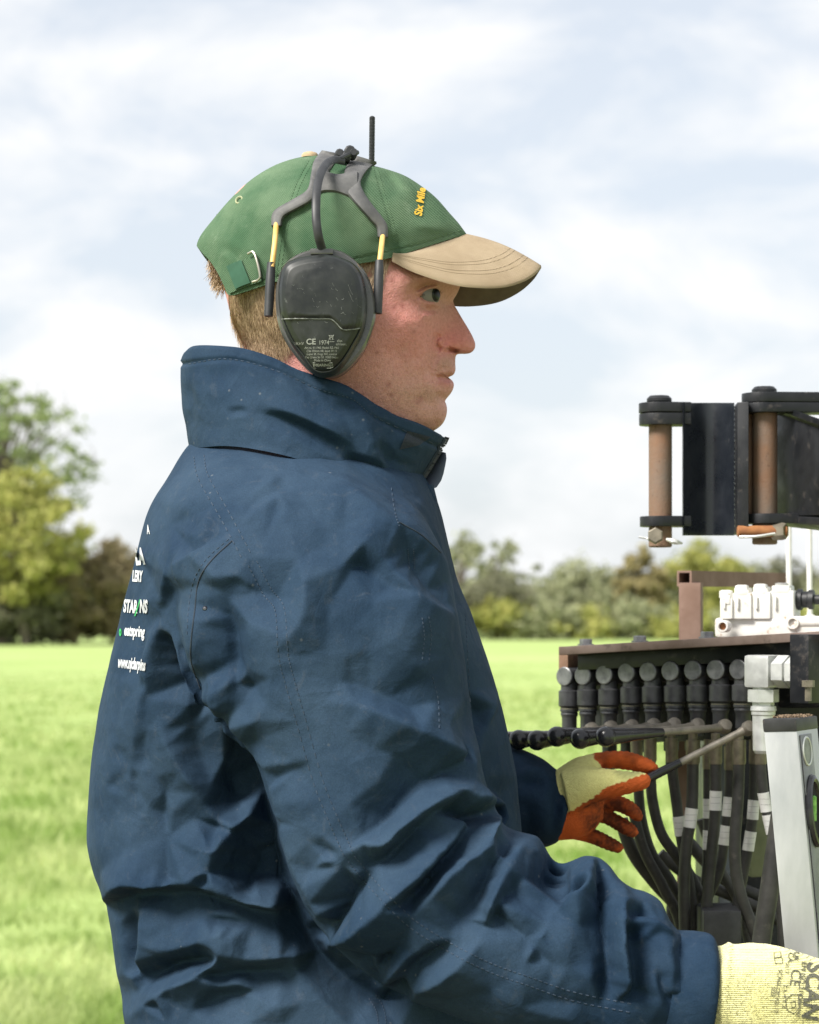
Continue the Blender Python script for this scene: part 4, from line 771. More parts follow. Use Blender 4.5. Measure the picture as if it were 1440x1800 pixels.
def join(*vf):
    V_, F_, n = [], [], 0
    for v, f in vf:
        V_ += list(v); F_ += [[i + n for i in q] for q in f]; n += len(v)
    return V_, F_
tuft = fill([(368, 448), (390, 470), (402, 500), (388, 505), (376, 485)], 240, 11)
V6, F6 = strands(tuft, [(-0.55, 1.0)] * len(tuft), 26, 5, 0.00036, .35, .3, .0035, seed=13)
hv, hfq = join((V, Fq), (V2, F2), (V4, F4), (V6, F6))
tag(mk('hair', hv, np.array(hfq), M_hair, person), kind='stuff')
hv, hfq = join((V3, F3), (V5, F5)); tag(mk('eyebrows', hv, np.array(hfq), mat('brow_hair', (0.10, 0.06, 0.035), (0.18, 0.11, 0.06), rough=.6, scale=300), person), kind='stuff')
# ------------------------------------------------------------------ cap
def twill(sc=1500.0, amp=0.0006, fade=None):
    def f(m, t, b, vec):
        mp = N(t, 'ShaderNodeMapping'); mp.inputs['Rotation'].default_value = (0, R(38), 0); t.links.new(vec, mp.inputs[0])
        wv = N(t, 'ShaderNodeTexWave', inp={'Scale': sc / 6.0, 'Distortion': 1.5, 'Detail': 1.0, 'Detail Scale': 2.0}); wv.bands_direction = 'Z'; t.links.new(mp.outputs[0], wv.inputs['Vector'])
        bp = N(t, 'ShaderNodeBump', inp={'Strength': .8, 'Distance': amp}); t.links.new(wv.outputs[0], bp.inputs['Height']); t.links.new(bp.outputs[0], b.inputs['Normal'])
        src = b.inputs['Base Color'].links[0].from_socket
        mx2 = N(t, 'ShaderNodeMix', data_type='RGBA', blend_type='MULTIPLY'); mr = N(t, 'ShaderNodeMapRange', inp={3: .0, 4: .38}); t.links.new(wv.outputs[0], mr.inputs[0]); t.links.new(mr.outputs[0], mx2.inputs[0]); t.links.new(src, mx2.inputs[6]); mx2.inputs[7].default_value = (.45, .45, .45, 1); t.links.new(mx2.outputs[2], b.inputs['Base Color'])
    return f
M_green = mat('green_twill', (0.048, 0.108, 0.055), (0.115, 0.18, 0.105), rough=.85, scale=16, detail=5, spec=.2, c3=(0.19, 0.26, 0.17), s3=60, lo3=.58, hi3=.85, extra=twill())
M_tan = mat('tan_twill', (0.31, 0.235, 0.150), (0.41, 0.32, 0.215), rough=.85, scale=22, detail=6, spec=.2, c3=(0.20, 0.13, 0.075), s3=150, lo3=.66, hi3=.8, extra=twill(1900, .0004))
cap = empty('baseball_cap', (P(600, 470, 2.0)), 'faded green baseball cap with tan brim on the man\'s head', 'cap')
cb = [(820, 411, 0), (806, 392, 0), (790, 374, 0), (768, 349, 0), (745, 330, 0), (712, 309, 0), (675, 296, 0), (640, 288, 0), (600, 279, 0), (560, 273, 0), (520, 278, 0), (480, 292, 0), (440, 317, 0), (405, 350, 0), (375, 385, 0), (354, 412, 0), (346, 430, 0), (349, 436, 26), (358, 447, 46), (370, 460, 64), (384, 482, 82), (394, 503, 94), (403, 519, 104), (430, 513, 124), (470, 500, 144), (520, 486, 157), (570, 474, 160), (620, 465, 155), (660, 459, 142), (695, 451, 124), (730, 440, 98), (765, 429, 68), (795, 419, 38), (812, 413.5, 16)]
cint = [(520, 420, 160), (570, 400, 163), (620, 400, 156), (660, 410, 142), (700, 400, 118), (740, 395, 88), (775, 395, 54), (470, 430, 144), (430, 430, 118), (395, 440, 88), (480, 370, 128), (540, 345, 138), (600, 345, 140), (650, 350, 124), (700, 355, 96), (740, 365, 64), (560, 300, 84), (600, 305, 86), (640, 310, 76), (520, 305, 78), (440, 350, 84), (400, 390, 62), (680, 318, 56), (460, 460, 142), (560, 450, 164), (640, 440, 154)]
cbp = crom(np.array(cb + cb[:1], float), 420)[:-1]; cbp[:, 2] = np.maximum(cbp[:, 2], 0)
# keep the crown's top outline exactly on the mid plane
topmask = np.arange(len(cbp)) <= len(cbp) * 16 / 34; cbp[topmask, 2] = 0
ct = TPS([tuple(p[:2]) for p in cbp[::4]] + [(a, b) for a, b, c in cint], [p[2] ** 2 for p in cbp[::4]] + [c * c for a, b, c in cint], reg=1e-3)
CC = np.array([590.0, 415.0]); an_c, r_c = polar(cbp[:, :2], CC, 0, 0)
NRc, NAc = 90, 360; angc = np.linspace(0, 2 * np.pi, NAc, endpoint=False); radc = np.interp(angc, an_c, r_c); tc_ = np.sin(np.linspace(0, np.pi / 2, NRc))
CGX = CC[0] + tc_[:, None] * radc[None] * np.cos(angc)[None]; CGY = CC[1] + tc_[:, None] * radc[None] * np.sin(angc)[None]
hc2 = np.maximum(ct(CGX, CGY), 0); hc = np.sqrt(hc2)
bx_, by_ = CGX[-1], CGY[-1]; dm = np.argmin(np.hypot(bx_[:, None] - cbp[None, :, 0], by_[:, None] - cbp[None, :, 1]), axis=1); hc[-1] = np.where(cbp[dm, 2] == 0, 0, hc[-1])
cx_, cy_ = CGX.ravel(), CGY.ravel(); hcf = hc.ravel(); dc = np.zeros(len(cx_))
for s in [([(545, 280), (520, 330), (500, 400), (486, 490)], -1.6, 3, 3, .6, (0, 0), 1.), ([(660, 296), (672, 340), (690, 400), (700, 450)], -1.6, 3, 3, .6, (0, 0), 1.), ([(403, 510), (470, 491), (560, 466), (640, 451), (740, 428), (812, 405)], -1.2, 3, 3, .6, (0, 0), 1.),
          ([(668, 300), (690, 318), (705, 345)], -6, 10, 12, 2), ([(690, 300), (712, 322), (735, 350)], 4, 9, 10, 2), ([(430, 420), (450, 455), (455, 485)], 4, 14, 16, 2), ([(380, 430), (410, 445), (430, 470)], -4, 12, 12, 2), ([(395, 370), (420, 400), (430, 430)], 3, 16, 16, 2), ([(720, 390), (760, 400), (800, 405)], 3, 14, 10, 2), ([(640, 420), (680, 430), (720, 420)], -3, 16, 14, 2)]: dc += stroke(cx_, cy_, *s)
dc += 2.0 * vnoise(np.column_stack([cx_ / 46, cy_ / 46, 0 * cx_]), 51) + .8 * vnoise(np.column_stack([cx_ / 18, cy_ / 18, 0 * cx_]), 52)
hcf = np.where(hcf > 0, np.maximum(hcf + dc * np.clip(hcf / 30, 0, 1), 0), 0)
cn = PA(cx_, cy_, 2.0 - hcf * KH); cf_ = cn * [1, -1, 1] + [0, 4.0, 0]
crown = mk('crown', np.concatenate([cn, cf_]), np.concatenate([grid_faces(NRc, NAc, True, flip=True), grid_faces(NRc, NAc, True, off=len(cn))]), M_green, cap)
bm_ = bmesh.new(); bm_.from_mesh(crown.data); bmesh.ops.remove_doubles(bm_, verts=bm_.verts, dist=1e-5); bm_.to_mesh(crown.data); bm_.free()
md = crown.modifiers.new('thick', 'SOLIDIFY'); md.thickness = .0016; md.offset = 1
BCap = bvh_of(cn, grid_faces(NRc, NAc, True, flip=True))
hcap = lambda x, y: np.sqrt(np.maximum(ct(np.asarray(x, float), np.asarray(y, float)), 0))
for ln in ([(543, 283), (519, 330), (499, 400), (485, 490)], [(551, 284), (526, 332), (506, 402), (492, 488)], [(657, 298), (668, 340), (686, 400), (696, 448)], [(665, 299), (676, 340), (694, 400), (704, 446)], [(403, 508), (470, 489), (560, 464), (640, 449), (740, 426), (810, 404)]):
    q_ = crom(ln, 70); mb = MB(); p3 = [hit(BCap, a_, b_, .0002) for a_, b_ in q_]
    for i_ in range(0, 69, 2): mb.tube(p3[i_:i_ + 2], .0003, 4)
    mb.build('panel_stitching', M_green, cap)
# brim: inner edge follows the crown's front, outer edge is the bent visor's rim
inn = [(690, 452, 126), (730, 441, 98), (765, 430, 68), (795, 420, 38), (812, 414, 16), (821, 411, 0)]
out_ = [(689, 452.6, 126.5), (718, 468, 132), (752, 481, 134), (800, 495, 128), (845, 500, 112), (885, 499, 90), (918, 490, 62), (940, 477, 34), (951, 466, 0)]
def sym(c, n):
    q = crom(np.array(c, float), n); w = PA(q[:, 0], q[:, 1], 2.0 - q[:, 2] * KH); w[-1, 1] = 2.0; f = w[::-1][1:].copy(); f[:, 1] = 4.0 - f[:, 1]; return np.concatenate([w, f])
iv, ov = sym(inn, 40), sym(out_, 40); nvb = 18
gb = np.array([iv * (1 - v) + ov * v + np.array([0, 0, .004]) * math.sin(math.pi * v) for v in np.linspace(0, 1, nvb)])
th_ = .0032; und = gb + np.array([0, 0, -th_]); rimv = (gb[-1:] + und[-1:]) / 2 + (gb[-1:] - gb[-2:-1]) * .12
gg = np.concatenate([gb, rimv, und[-1:]])
mk('brim_lining', und.reshape(-1, 3), grid_faces(und.shape[0], und.shape[1], flip=True), mat('underbrim', (.135, .112, .085), (.18, .15, .115), rough=.9, scale=60), cap)
mk('brim', gg.reshape(-1, 3), grid_faces(gg.shape[0], gg.shape[1]), M_tan, cap)
mb = MB()
for v in (.62, .70, .78, .86): mb.tube([Vector(q) + Vector((0, 0, .0003)) for q in (gb[int(v * (nvb - 1))][2:-2:1])], .00012, 4)
mb.build('brim_stitching', mat('tan_thread', (.29, .215, .135), (.38, .29, .19), rough=.9, scale=200), cap)
# strap, buckle, eyelet, button
def ribbon(name, A, B, m, parent, hfun, lift, th=.0022, n=40, k=8, far=False):
    a, b = crom(np.array(A, float), n), crom(np.array(B, float), n); rows = []
    for v in np.linspace(0, 1, k):
        q = a * (1 - v) + b * v; hh = hfun(q[:, 0], q[:, 1]); rows.append(PA(q[:, 0], q[:, 1], 2.0 - hh * KH - lift - .0006 * math.sin(math.pi * v)))
    g1 = np.array(rows); g2 = g1 + np.array([0, th, 0]); ring = np.concatenate([g1, g2[::-1], g1[:1]]); vv = ring.reshape(-1, 3)
    f = grid_faces(ring.shape[0], n)
    if far: vv = np.concatenate([vv, vv * [1, -1, 1] + [0, 4.0, 0]]); f = np.concatenate([f, grid_faces(ring.shape[0], n, off=len(ring.reshape(-1, 3)), flip=True)])
    return mk(name, vv, f, m, parent, sharp=50, fix=True)
ribbon('strap', [(391, 478), (412, 466), (436, 454), (450, 448)], [(404, 516), (422, 508), (446, 499), (460, 494)], M_green, cap, lambda x, y: hcap(x, y) + 1, .002, .003)
ribbon('strap_end', [(398, 468), (408, 463), (424, 457)], [(414, 508), (424, 503), (440, 497)], mat('dark_green_tape', (.012, .06, .03), (.02, .08, .045), rough=.8, scale=100, extra=None), cap, lambda x, y: hcap(x, y) + 1, .0045, .002)
mb = MB(); bk = [(436, 446), (447, 445), (457, 482), (454, 492), (444, 496)]; mb.tube([P(x, y, 2.0 - float(hcap(x, y)) * KH - .0062) for x, y in crom(bk, 24)], .0011, 8); mb.build('buckle', mat('buckle_metal', (.40, .38, .32), rough=.35, metal=.9), cap)
def ringat(x, y, r0, name, m, hf_, parent, lift=.0003, tr=.0009):
    c = hit(BCap, x, y, lift); mb = MB(); a = np.linspace(0, 2 * np.pi, 22)
    n_ = Vector((-.45, -.8, .35)).normalized(); u = n_.cross(Vector((0, 0, 1))).normalized(); w = n_.cross(u)
    mb.tube([c + (u * math.cos(t) + w * math.sin(t)) * r0 for t in a], tr, 6); return mb.build(name, m, parent)
M_eyelet = mat('eyelet_thread', (.24, .27, .16), (.32, .33, .2), rough=.9, scale=100)
ringat(421, 352, .0032, 'eyelet', M_eyelet, None, cap)
mb = MB(); mb.lathe(P(545, 277, 2.0), (0, 0, 1), [(0, .0075), (.002, .0075), (.004, .006), (.005, .003), (.0052, 0)], 20); mb.build('top_button', mat('tan_button', (.34, .25, .15), (.42, .32, .2), rough=.9, scale=300), cap)
# lettering
def text_mesh(txt, size=1.0, bold=0.0, spacing=1.0, shear=0.0, font=None):
    cu = bpy.data.curves.new('t', 'FONT'); cu.body = txt; cu.size = size; cu.offset = bold; cu.space_character = spacing; cu.shear = shear; cu.resolution_u = 3; cu.align_x = 'CENTER'; cu.align_y = 'CENTER'
    o = bpy.data.objects.new('t', cu); COL.objects.link(o); dg = bpy.context.evaluated_depsgraph_get(); e = o.evaluated_get(dg); me = e.to_mesh()
    b = bmesh.new(); b.from_mesh(me); e.to_mesh_clear(); bpy.data.objects.remove(o)
    bmesh.ops.triangulate(b, faces=b.faces); 
    for _ in range(2):
        el = [q for q in b.edges if q.calc_length() > size * .12]
        if el: bmesh.ops.subdivide_edges(b, edges=el, cuts=1, use_grid_fill=False); bmesh.ops.triangulate(b, faces=b.faces)
    b.verts.index_update(); v = np.array([q.co[:2] for q in b.verts]).reshape(-1, 2); f = [[q.index for q in g_.verts] for g_ in b.faces]; b.free(); return v, f
def decal(name, items, bv, m, parent, lift=.0006):
    """items: (text, centre px, size px, rotation deg (clockwise on the photo), squeeze, bold, shear); letters laid on a surface"""
    V_, F_, n = [], [], 0
    for txt, (x, y), size, rot, sq, bold, sh in items:
        v, f = text_mesh(txt, 1.0, bold, 1.0, sh); 
        if not len(v): continue
        u = v[:, 0] * size * sq; w = -v[:, 1] * size; c_, s_ = math.cos(R(rot)), math.sin(R(rot)); xx = x + u * c_ - w * s_; yy = y + u * s_ + w * c_
        V_ += [hit(bv, a, b, lift) for a, b in zip(xx, yy)]; F_ += [[i + n for i in q] for q in f]; n += len(v)
    return mk(name, [tuple(v) for v in V_], F_, m, parent, smooth=False)
M_yel = mat('yellow_thread', (.62, .36, .02), (.75, .48, .05), rough=.7, scale=500)
decal('embroidered_lettering', [('Six Mile', (738, 356), 19, -82, .82, .035, .15)], BCap, M_yel, cap, .0008)
# ------------------------------------------------------------------ ear defenders
ED = empty('ear_defenders', P(572, 545, 1.87), 'scuffed black ear defenders worn over the green cap', 'ear defenders')
M_blk = mat('black_plastic', (.006, .0075, .007), (.014, .017, .015), rough=.26, rvar=.3, scale=40, detail=8, c3=(.16, .17, .155), s3=170, lo3=.64, hi3=.80, spec=.5)
M_rim = mat('rim_plastic', (.05, .05, .048), (.10, .097, .092), rough=.2, coat=.4, rvar=.2, scale=30, c3=(.2, .2, .19), s3=120, lo3=.64, hi3=.8)
M_grey = mat('grey_plastic', (.06, .06, .061), (.11, .108, .106), rough=.65, scale=60, detail=8, c3=(.17, .165, .155), s3=140, lo3=.6, hi3=.8)
M_rub = mat('black_rubber', (.014, .015, .017), (.03, .031, .034), rough=.5, scale=80)
M_rod = mat('yellow_rod', (.62, .38, .10), (.72, .47, .16), rough=.45, scale=90)
oc = crom(np.array([(570, 434), (545, 436), (522, 444), (499, 461), (487, 488), (483, 521), (487, 563), (499, 595), (518, 624), (540, 648), (560, 658.5), (582, 660), (602, 653), (622, 635), (643, 607), (657, 571), (661, 541), (655, 505), (643, 476), (626, 456), (606, 441), (588, 435), (570, 434)], float), 97)[:-1]
fc_ = crom(np.array([(570, 450), (532, 455), (504, 466), (495, 487), (492, 521), (497, 563), (513.5, 602), (533, 629), (555, 656), (580, 658), (600, 644), (621, 612), (638, 577), (643, 533), (636, 490), (621, 467), (597, 455), (585, 452), (570, 450)], float), 97)[:-1]
def cup(parent, mir, name='ear_cup'):
    oc_c, fc_c = oc.mean(0), fc_.mean(0)
    ring = lambda o, s, Y: (lambda q: PA(CX + (q[:, 0] - CX), q[:, 1], 2.0) * [1, 0, 1] + [0, Y, 0])((o - o.mean(0)) * s + o.mean(0))
    # outlines were measured on the near cup: bring them to its own distance
    def ringY(o, s, Y):
        q = (o - o.mean(0)) * s + o.mean(0); w = PA(q[:, 0], q[:, 1], 1.885); w[:, 1] = Y; 
        if mir: w[:, 1] = 4.0 - w[:, 1]
        return w
    mb = MB(); mb.rings([ringY(oc, .90, 1.935), ringY(oc, .965, 1.93), ringY(oc, .975, 1.916), ringY(oc, .93, 1.910)]); cu = mb.build('cushion', mat('cushion_vinyl', (.02, .019, .019), (.06, .052, .05), rough=.45, scale=30), parent, sharp=60)
    mb = MB(); mb.rings([ringY(oc, .93, 1.912), ringY(oc, .985, 1.911), ringY(oc, 1.0, 1.907), ringY(oc, 1.0, 1.896), ringY(oc, .99, 1.892), ringY(oc, .955, 1.890), ringY(oc, .95, 1.8895)], cap0=False); sh = mb.build(name, M_rim, parent, sharp=50)
    mb = MB(); ax = [(1.03, 1.8905), (1.035, 1.885), (1.02, 1.880), (.985, 1.875), (.93, 1.871), (.84, 1.868), (.70, 1.8665), (.50, 1.8655), (.28, 1.865), (.08, 1.865)]
    rg = []
    q0 = fc_.copy()
    for k, (s_, Y) in enumerate(ax):
        w = ringY(fc_, s_, Y); q = (fc_ - fc_.mean(0)) * s_ + fc_.mean(0)
        low_ = np.interp(q[:, 0], [490, 583, 604, 645], [561, 561, 580, 577]); stp = 1 / (1 + np.exp(-(q[:, 1] - low_) / 1.6))
        pass
        rg.append(w)
    fine = []
    for k in range(len(rg) - 1):
        for v in np.linspace(0, 1, 7)[:-1]: 
            w = rg[k] * (1 - v) + rg[k + 1] * v
            fine.append(w)
    fine.append(rg[-1])
    # the moulded step across the face
    for w in fine[20:]:
        qx, qy = CX + w[:, 0] * F / 1.885, HY - (w[:, 2] - CZ) * F / 1.885; low_ = np.interp(qx, [490, 583, 604, 645], [561, 561, 580, 577])
        w[:, 1] += (-1 if mir else 1) * (.0022 / (1 + np.exp(-(qy - low_) / 1.1)) - .0012 * np.exp(-((qy - low_) / 2.2) ** 2))
    mb.rings(fine); o = mb.build('shell', M_blk, sh, sharp=None, fix=True)
    return sh, mb
sh, mbs = cup(ED, False); cup(ED, True)
BS = bvh_of(np.concatenate(mbs.v), mbs.f)
M_prn = mat('grey_print', (.24, .25, .215), rough=.7)
decal('printed_text', [('CE', (547, 601), 14, 0, 1.0, .02, 0), ('1974', (569.5, 602.5), 11, 0, .85, 0, 0), ('UKHV', (526, 604), 7, 0, .9, 0, 0), ('clas', (597, 599), 6.5, 0, 1, 0, 0), ('ohlson.', (600, 605), 6.5, 0, 1, 0, 0), ('Art.no. 41-1965 Model: RZ-1963', (566, 611.5), 5.6, 0, .8, 0, 0), ('Clas Ohlson AB, Input 3V 15', (566, 617), 5.6, 0, .8, 0, 0), ('Insjon SE, Kings Mill, London', (566, 622.5), 5.6, 0, .8, 0, 0), ('Tim Green Str 50, 10305 Insjon', (566, 628), 5.6, 0, .8, 0, 0), ('Made in China', (567, 633.5), 5.6, 0, .9, 0, 0), ('(HEARING)', (567, 641.5), 6.5, 0, 1.0, .03, 0), ('____', (583, 597.5), 8, 0, .6, .02, 0)], BS, M_prn, sh, .0005)
mb = MB(); q = [hit(BS, x, y, .0005) for x, y in ((551, 637.5), (584, 637.5), (585, 645), (580, 646.5), (553, 646.5), (551, 637.5))]; mb.tube(q, .0003, 4)
for a_, b_2 in (((578, 589), (587, 597)), ((587, 589), (578, 597)), ((578, 590), (587, 590)), ((579, 590), (581, 598)), ((586, 590), (584, 598))): mb.tube([hit(BS, *a_, .0005), hit(BS, *b_2, .0005)], .0002, 4)
mb.build('printed_symbol', M_prn, sh)
sc_ = MB(); r5 = np.random.default_rng(55)
for i in range(30):
    x, y = r5.uniform(508, 632), r5.uniform(480, 575); a = r5.normal(.5, .5); L = r5.uniform(2, 8)
    if i < 2: x, y, a, L = 612 + i * 1.0, 500 + i * 12, 1.15, 20
    sc_.tube([hit(BS, x + math.cos(a) * L * t, y + math.sin(a) * L * t + 1.5 * math.sin(t * 3), .00012) for t in (0, .35, .7, 1)], r5.uniform(.00005, .00013), 4)
we_ = MB(); we_.tube([hit(BS, x, y, .0001) for x, y in crom([(496, 561), (520, 560), (560, 560.5), (582, 561), (592, 569), (603, 579), (618, 579), (633, 577)], 50)], .0005, 5); we_.build('worn_edge', mat('worn_plastic', (.26, .27, .25), (.12, .13, .12), rough=.6, scale=160), sh); sc_.build('scratches', mat('scratch', (.17, .18, .165), rough=.6), sh)
# the wide band over the crown: two arms and a web each side, and the cable
def arm(A, B, lift=.004, th=.005):
    return A, B, lift, th
def band_part(A, B, lift, th, n=44, k=9):
    a, b = crom(np.array(A, float), n), crom(np.array(B, float), n); rows = []
    for v in np.linspace(0, 1, k):
        q = a * (1 - v) + b * v; hh = hcap((a[:, 0] + b[:, 0]) / 2, (a[:, 1] + b[:, 1]) / 2) * .5 + hcap(q[:, 0], q[:, 1]) * .5
        e = (1 - (2 * v - 1) ** 4) ** .5
        rows.append(PA(q[:, 0], q[:, 1], 2.0 - hh * KH - lift - th * (.35 + .65 * e)))
    g1 = np.array(rows); g2 = g1.copy(); g2[..., 1] += th * 1.1; ring = np.concatenate([g1, g2[::-1], g1[:1]])
    return ring
mb = MB()
parts_ = [([(477, 396), (478, 378), (487, 366), (515, 350), (540, 333), (547, 305), (552, 283), (566, 264)], [(495, 396), (497, 385), (504, 377), (525, 366), (548, 352), (566, 330), (580, 300), (598, 270)]),
          ([(664, 416), (662, 400), (652, 388), (634, 368), (618, 350), (608, 335), (606, 300), (622, 272)], [(682, 416), (681, 396), (671, 380), (655, 360), (640, 338), (634, 318), (645, 298), (662, 284)]),
          ([(552, 345), (570, 338), (590, 339), (610, 347), (628, 356)], [(566, 296), (580, 303), (596, 306), (612, 303), (628, 300)])]
for A, B in parts_:
    g = band_part(A, B, .003, .006); 
    for s_ in (0, 1):
        gg2 = g.copy()
        if s_: gg2[..., 1] = 4.0 - gg2[..., 1]
        f = grid_faces(g.shape[0], g.shape[1], flip=bool(s_)); mb.add(gg2.reshape(-1, 3), f)
mb.build('headband', M_grey, ED, sharp=50, fix=True)
mb = MB()
for x, y, r0 in ((594, 272, .004), (606, 277, .0045), (618, 271, .004), (612, 268, .005), (600, 283, .003)): mb.lathe(P(x, y, 1.975) + Vector((0, .01, 0)), (.15, -1, .1), [(0, r0), (.012, r0), (.0135, r0 * .7)], 10)
mb.tube([P(598, 279, 1.962), P(612, 272, 1.97), P(628, 268, 1.985)], .0022, 8, 10); mb.build('hinge', M_rub, ED)
for pts in ([(486, 392), (483, 430), (478, 470)], [(673, 414), (670, 440), (667, 466)]):
    d0 = [1.905, 1.900, 1.893]; d0 = [2.0 - float(hcap(*pts[0])) * KH - .006, 1.905, 1.897]
    for m_ in (0, 1):
        mb = MB(); q = [P(x, y, Y) for (x, y), Y in zip(pts, d0)]
        if m_: q = [Vector((v.x, 4.0 - v.y, v.z)) for v in q]
        mb.tube(q, .0023, 10, 10); mb.build('rod', M_rod, ED)
for pts in ([(477, 462), (475, 500), (472, 556)], [(667, 458), (666, 490), (664, 551)]):
    for m_ in (0, 1):
        q = [P(x, y, Y) for (x, y), Y in zip(pts, (1.899, 1.8965, 1.894))]
        if m_: q = [Vector((v.x, 4.0 - v.y, v.z)) for v in q]
        mb = MB(); mb.tube(q, [.0034, .0040, .0037], 12, 14); mb.build('rod_sleeve', M_rub, ED)
mb = MB(); cb_ = [(566, 437, 1.884), (560, 415, 1.878), (556, 385, 1.878), (556, 350, 1.885), (559, 322, 1.90), (566, 300, 1.92), (576, 286, 1.94), (588, 281, 1.955), (604, 283, 1.965)]
q = crom(np.array(cb_), 50); w3 = PA(q[:, 0], q[:, 1], q[:, 2]); t_ = np.gradient(w3, axis=0); t_ /= np.linalg.norm(t_, axis=1)[:, None]; rg = []
for k in range(50):
    u_ = np.cross(t_[k], [0, 1, 0]); u_ /= np.linalg.norm(u_); n_ = np.cross(u_, t_[k]); a_ = np.linspace(0, 2 * np.pi, 12, endpoint=False); rg.append(w3[k] + .0036 * np.cos(a_)[:, None] * u_ + .0018 * np.sin(a_)[:, None] * n_)
mb.rings(rg); mb.build('cable', M_rub, ED)
mb = MB(); mb.box(P(566, 443, 1.887), (.0095, 0, 0), (0, .004, 0), (0, 0, .0024), .0008); mb.build('cable_clip', M_rim, ED)
mb = MB(); a0, a1 = P(653.5, 292, 2.06), P(654.5, 206, 2.06); ax = (a1 - a0); L = ax.length; nn_ = 34
pr = [(0, .0026)]
for i in range(nn_): pr += [(L * (i + .1) / nn_, .0027), (L * (i + .6) / nn_, .0027), (L * (i + .62) / nn_, .0021), (L * (i + .98) / nn_, .0021)]
pr += [(L, .0025), (L + .001, .0012)]
mb.lathe(a0, ax, pr, 12); mb.build('antenna', M_rub, ED, sharp=30)
# ------------------------------------------------------------------ gloves
M_glove = mat('coated_glove', (.7, .7, .3), (.90, .88, .84), vcol=True, scale=300, detail=3, lo=.4, hi=.7, rough=.85, spec=.2, bump=.0012, bscale=700)
def knit(m, t, b, vec):
    wv = N(t, 'ShaderNodeTexWave', inp={'Scale': 210.0, 'Distortion': 1.2, 'Detail': 2.0, 'Detail Scale': 3.0}); wv.bands_direction = 'Z'; t.links.new(vec, wv.inputs['Vector'])
    bp = N(t, 'ShaderNodeBump', inp={'Strength': .9, 'Distance': .0020}); t.links.new(wv.outputs[0], bp.inputs['Height'])
    nz = N(t, 'ShaderNodeTexNoise', inp={'Scale': 900.0, 'Detail': 2.0}); t.links.new(vec, nz.inputs['Vector']); b2 = N(t, 'ShaderNodeBump', inp={'Strength': .6, 'Distance': .0009}); t.links.new(nz.outputs[0], b2.inputs['Height']); t.links.new(bp.outputs[0], b2.inputs['Normal']); t.links.new(b2.outputs[0], b.inputs['Normal'])
M_knit = mat('yellow_knit', (.74, .70, .28), (.82, .78, .38), rough=.95, scale=40, detail=5, spec=.1, sheen=.4, extra=knit)
lh = [[(945, 1372, 938, 1470, 2.185, .028, 2), (968, 1360, 958, 1480, 2.182, .033, 2.2), (992, 1344, 985, 1477, 2.18, .034, 2.2), (1015, 1331, 1013, 1474, 2.178, .033, 2.2), (1040, 1327, 1040, 1462, 2.178, .029, 2.2), (1056, 1334, 1060, 1440, 2.18, .022, 2)],
      [(985, 1356, 1000, 1436, 2.155, .019, 2), (1020, 1347, 1030, 1420, 2.147, .019, 2), (1050, 1349, 1060, 1408, 2.142, .0175, 2), (1078, 1353, 1088, 1400, 2.138, .0155, 2), (1104, 1356, 1112, 1394, 2.137, .0135, 2), (1128, 1357, 1131, 1388, 2.138, .0115, 2), (1140, 1362, 1140, 1382, 2.14, .008, 2), (1144, 1368, 1144, 1376, 2.141, .003, 2)],
      [(1020, 1330, 1028, 1368, 2.19, .014, 2), (1048, 1323, 1052, 1353, 2.19, .0125, 2), (1075, 1320, 1076, 1351, 2.188, .0125, 2), (1102, 1321, 1098, 1353, 2.186, .0122, 2), (1128, 1328, 1121, 1357, 2.183, .0115, 2), (1147, 1337, 1138, 1360, 2.18, .0095, 2), (1157, 1346, 1150, 1359, 2.178, .005, 2), (1159, 1350, 1156, 1355, 2.178, .002, 2)],
      [(1040, 1388, 1036, 1420, 2.19, .014, 2), (1064, 1391, 1058, 1424, 2.188, .0135, 2), (1086, 1395, 1079, 1427, 2.184, .013, 2), (1108, 1404, 1098, 1434, 2.18, .0125, 2), (1124, 1417, 1111, 1442, 2.178, .011, 2), (1131, 1431, 1121, 1446, 2.177, .007, 2), (1131, 1438, 1127, 1443, 2.177, .003, 2)],
      [(1022, 1406, 1016, 1442, 2.195, .014, 2), (1048, 1413, 1042, 1444, 2.195, .0135, 2), (1076, 1424, 1068, 1453, 2.192, .013, 2), (1100, 1437, 1090, 1466, 2.188, .0125, 2), (1115, 1448, 1104, 1472, 2.186, .011, 2), (1122, 1458, 1114, 1473, 2.185, .007, 2), (1123, 1465, 1119, 1470, 2.185, .003, 2)],
      [(990, 1436, 984, 1476, 2.198, .014, 2), (1014, 1443, 1008, 1478, 2.20, .013, 2), (1038, 1451, 1032, 1483, 2.20, .0125, 2), (1063, 1463, 1056, 1492, 2.198, .012, 2), (1083, 1474, 1076, 1499, 2.196, .0105, 2), (1094, 1482, 1088, 1501, 2.195, .007, 2), (1097, 1489, 1094, 1497, 2.195, .003, 2)]]
mb = MB()
for k_, st in enumerate(lh):
    if k_ >= 3:
        st = [tuple([a + (c - a) * .06, b + (d - b) * .06, c - (c - a) * .06, d - (d - b) * .06, Y, q * .9, n]) for a, b, c, d, Y, q, n in st]
    mb.rings(loft(st, 26, 28))
gc, gf_ = remesh(mb, .0016); ge = edges_of(gf_); gc = smooth(gc, ge, 3)
qx, qy = proj(gc); nz = vnoise(gc * 300, 61)
wr_ = 0.00035 * np.sin((qx * .55 + qy * .8) * .9 + 2 * vnoise(gc * 120, 63)) * np.clip((qx - 1030) / 30, 0, 1) + .0002 * vnoise(gc * 500, 64)
gc = gc + normals(gc, gf_) * wr_[:, None]
bord = np.interp(qx, [940, 985, 1005, 1040, 1062, 1085, 1110, 1132, 1145], [1470, 1441, 1424, 1404, 1388, 1377, 1368, 1361, 1356]) + 3 * vnoise(gc * 130, 69) + 1.0 * np.sin(qx * .55)
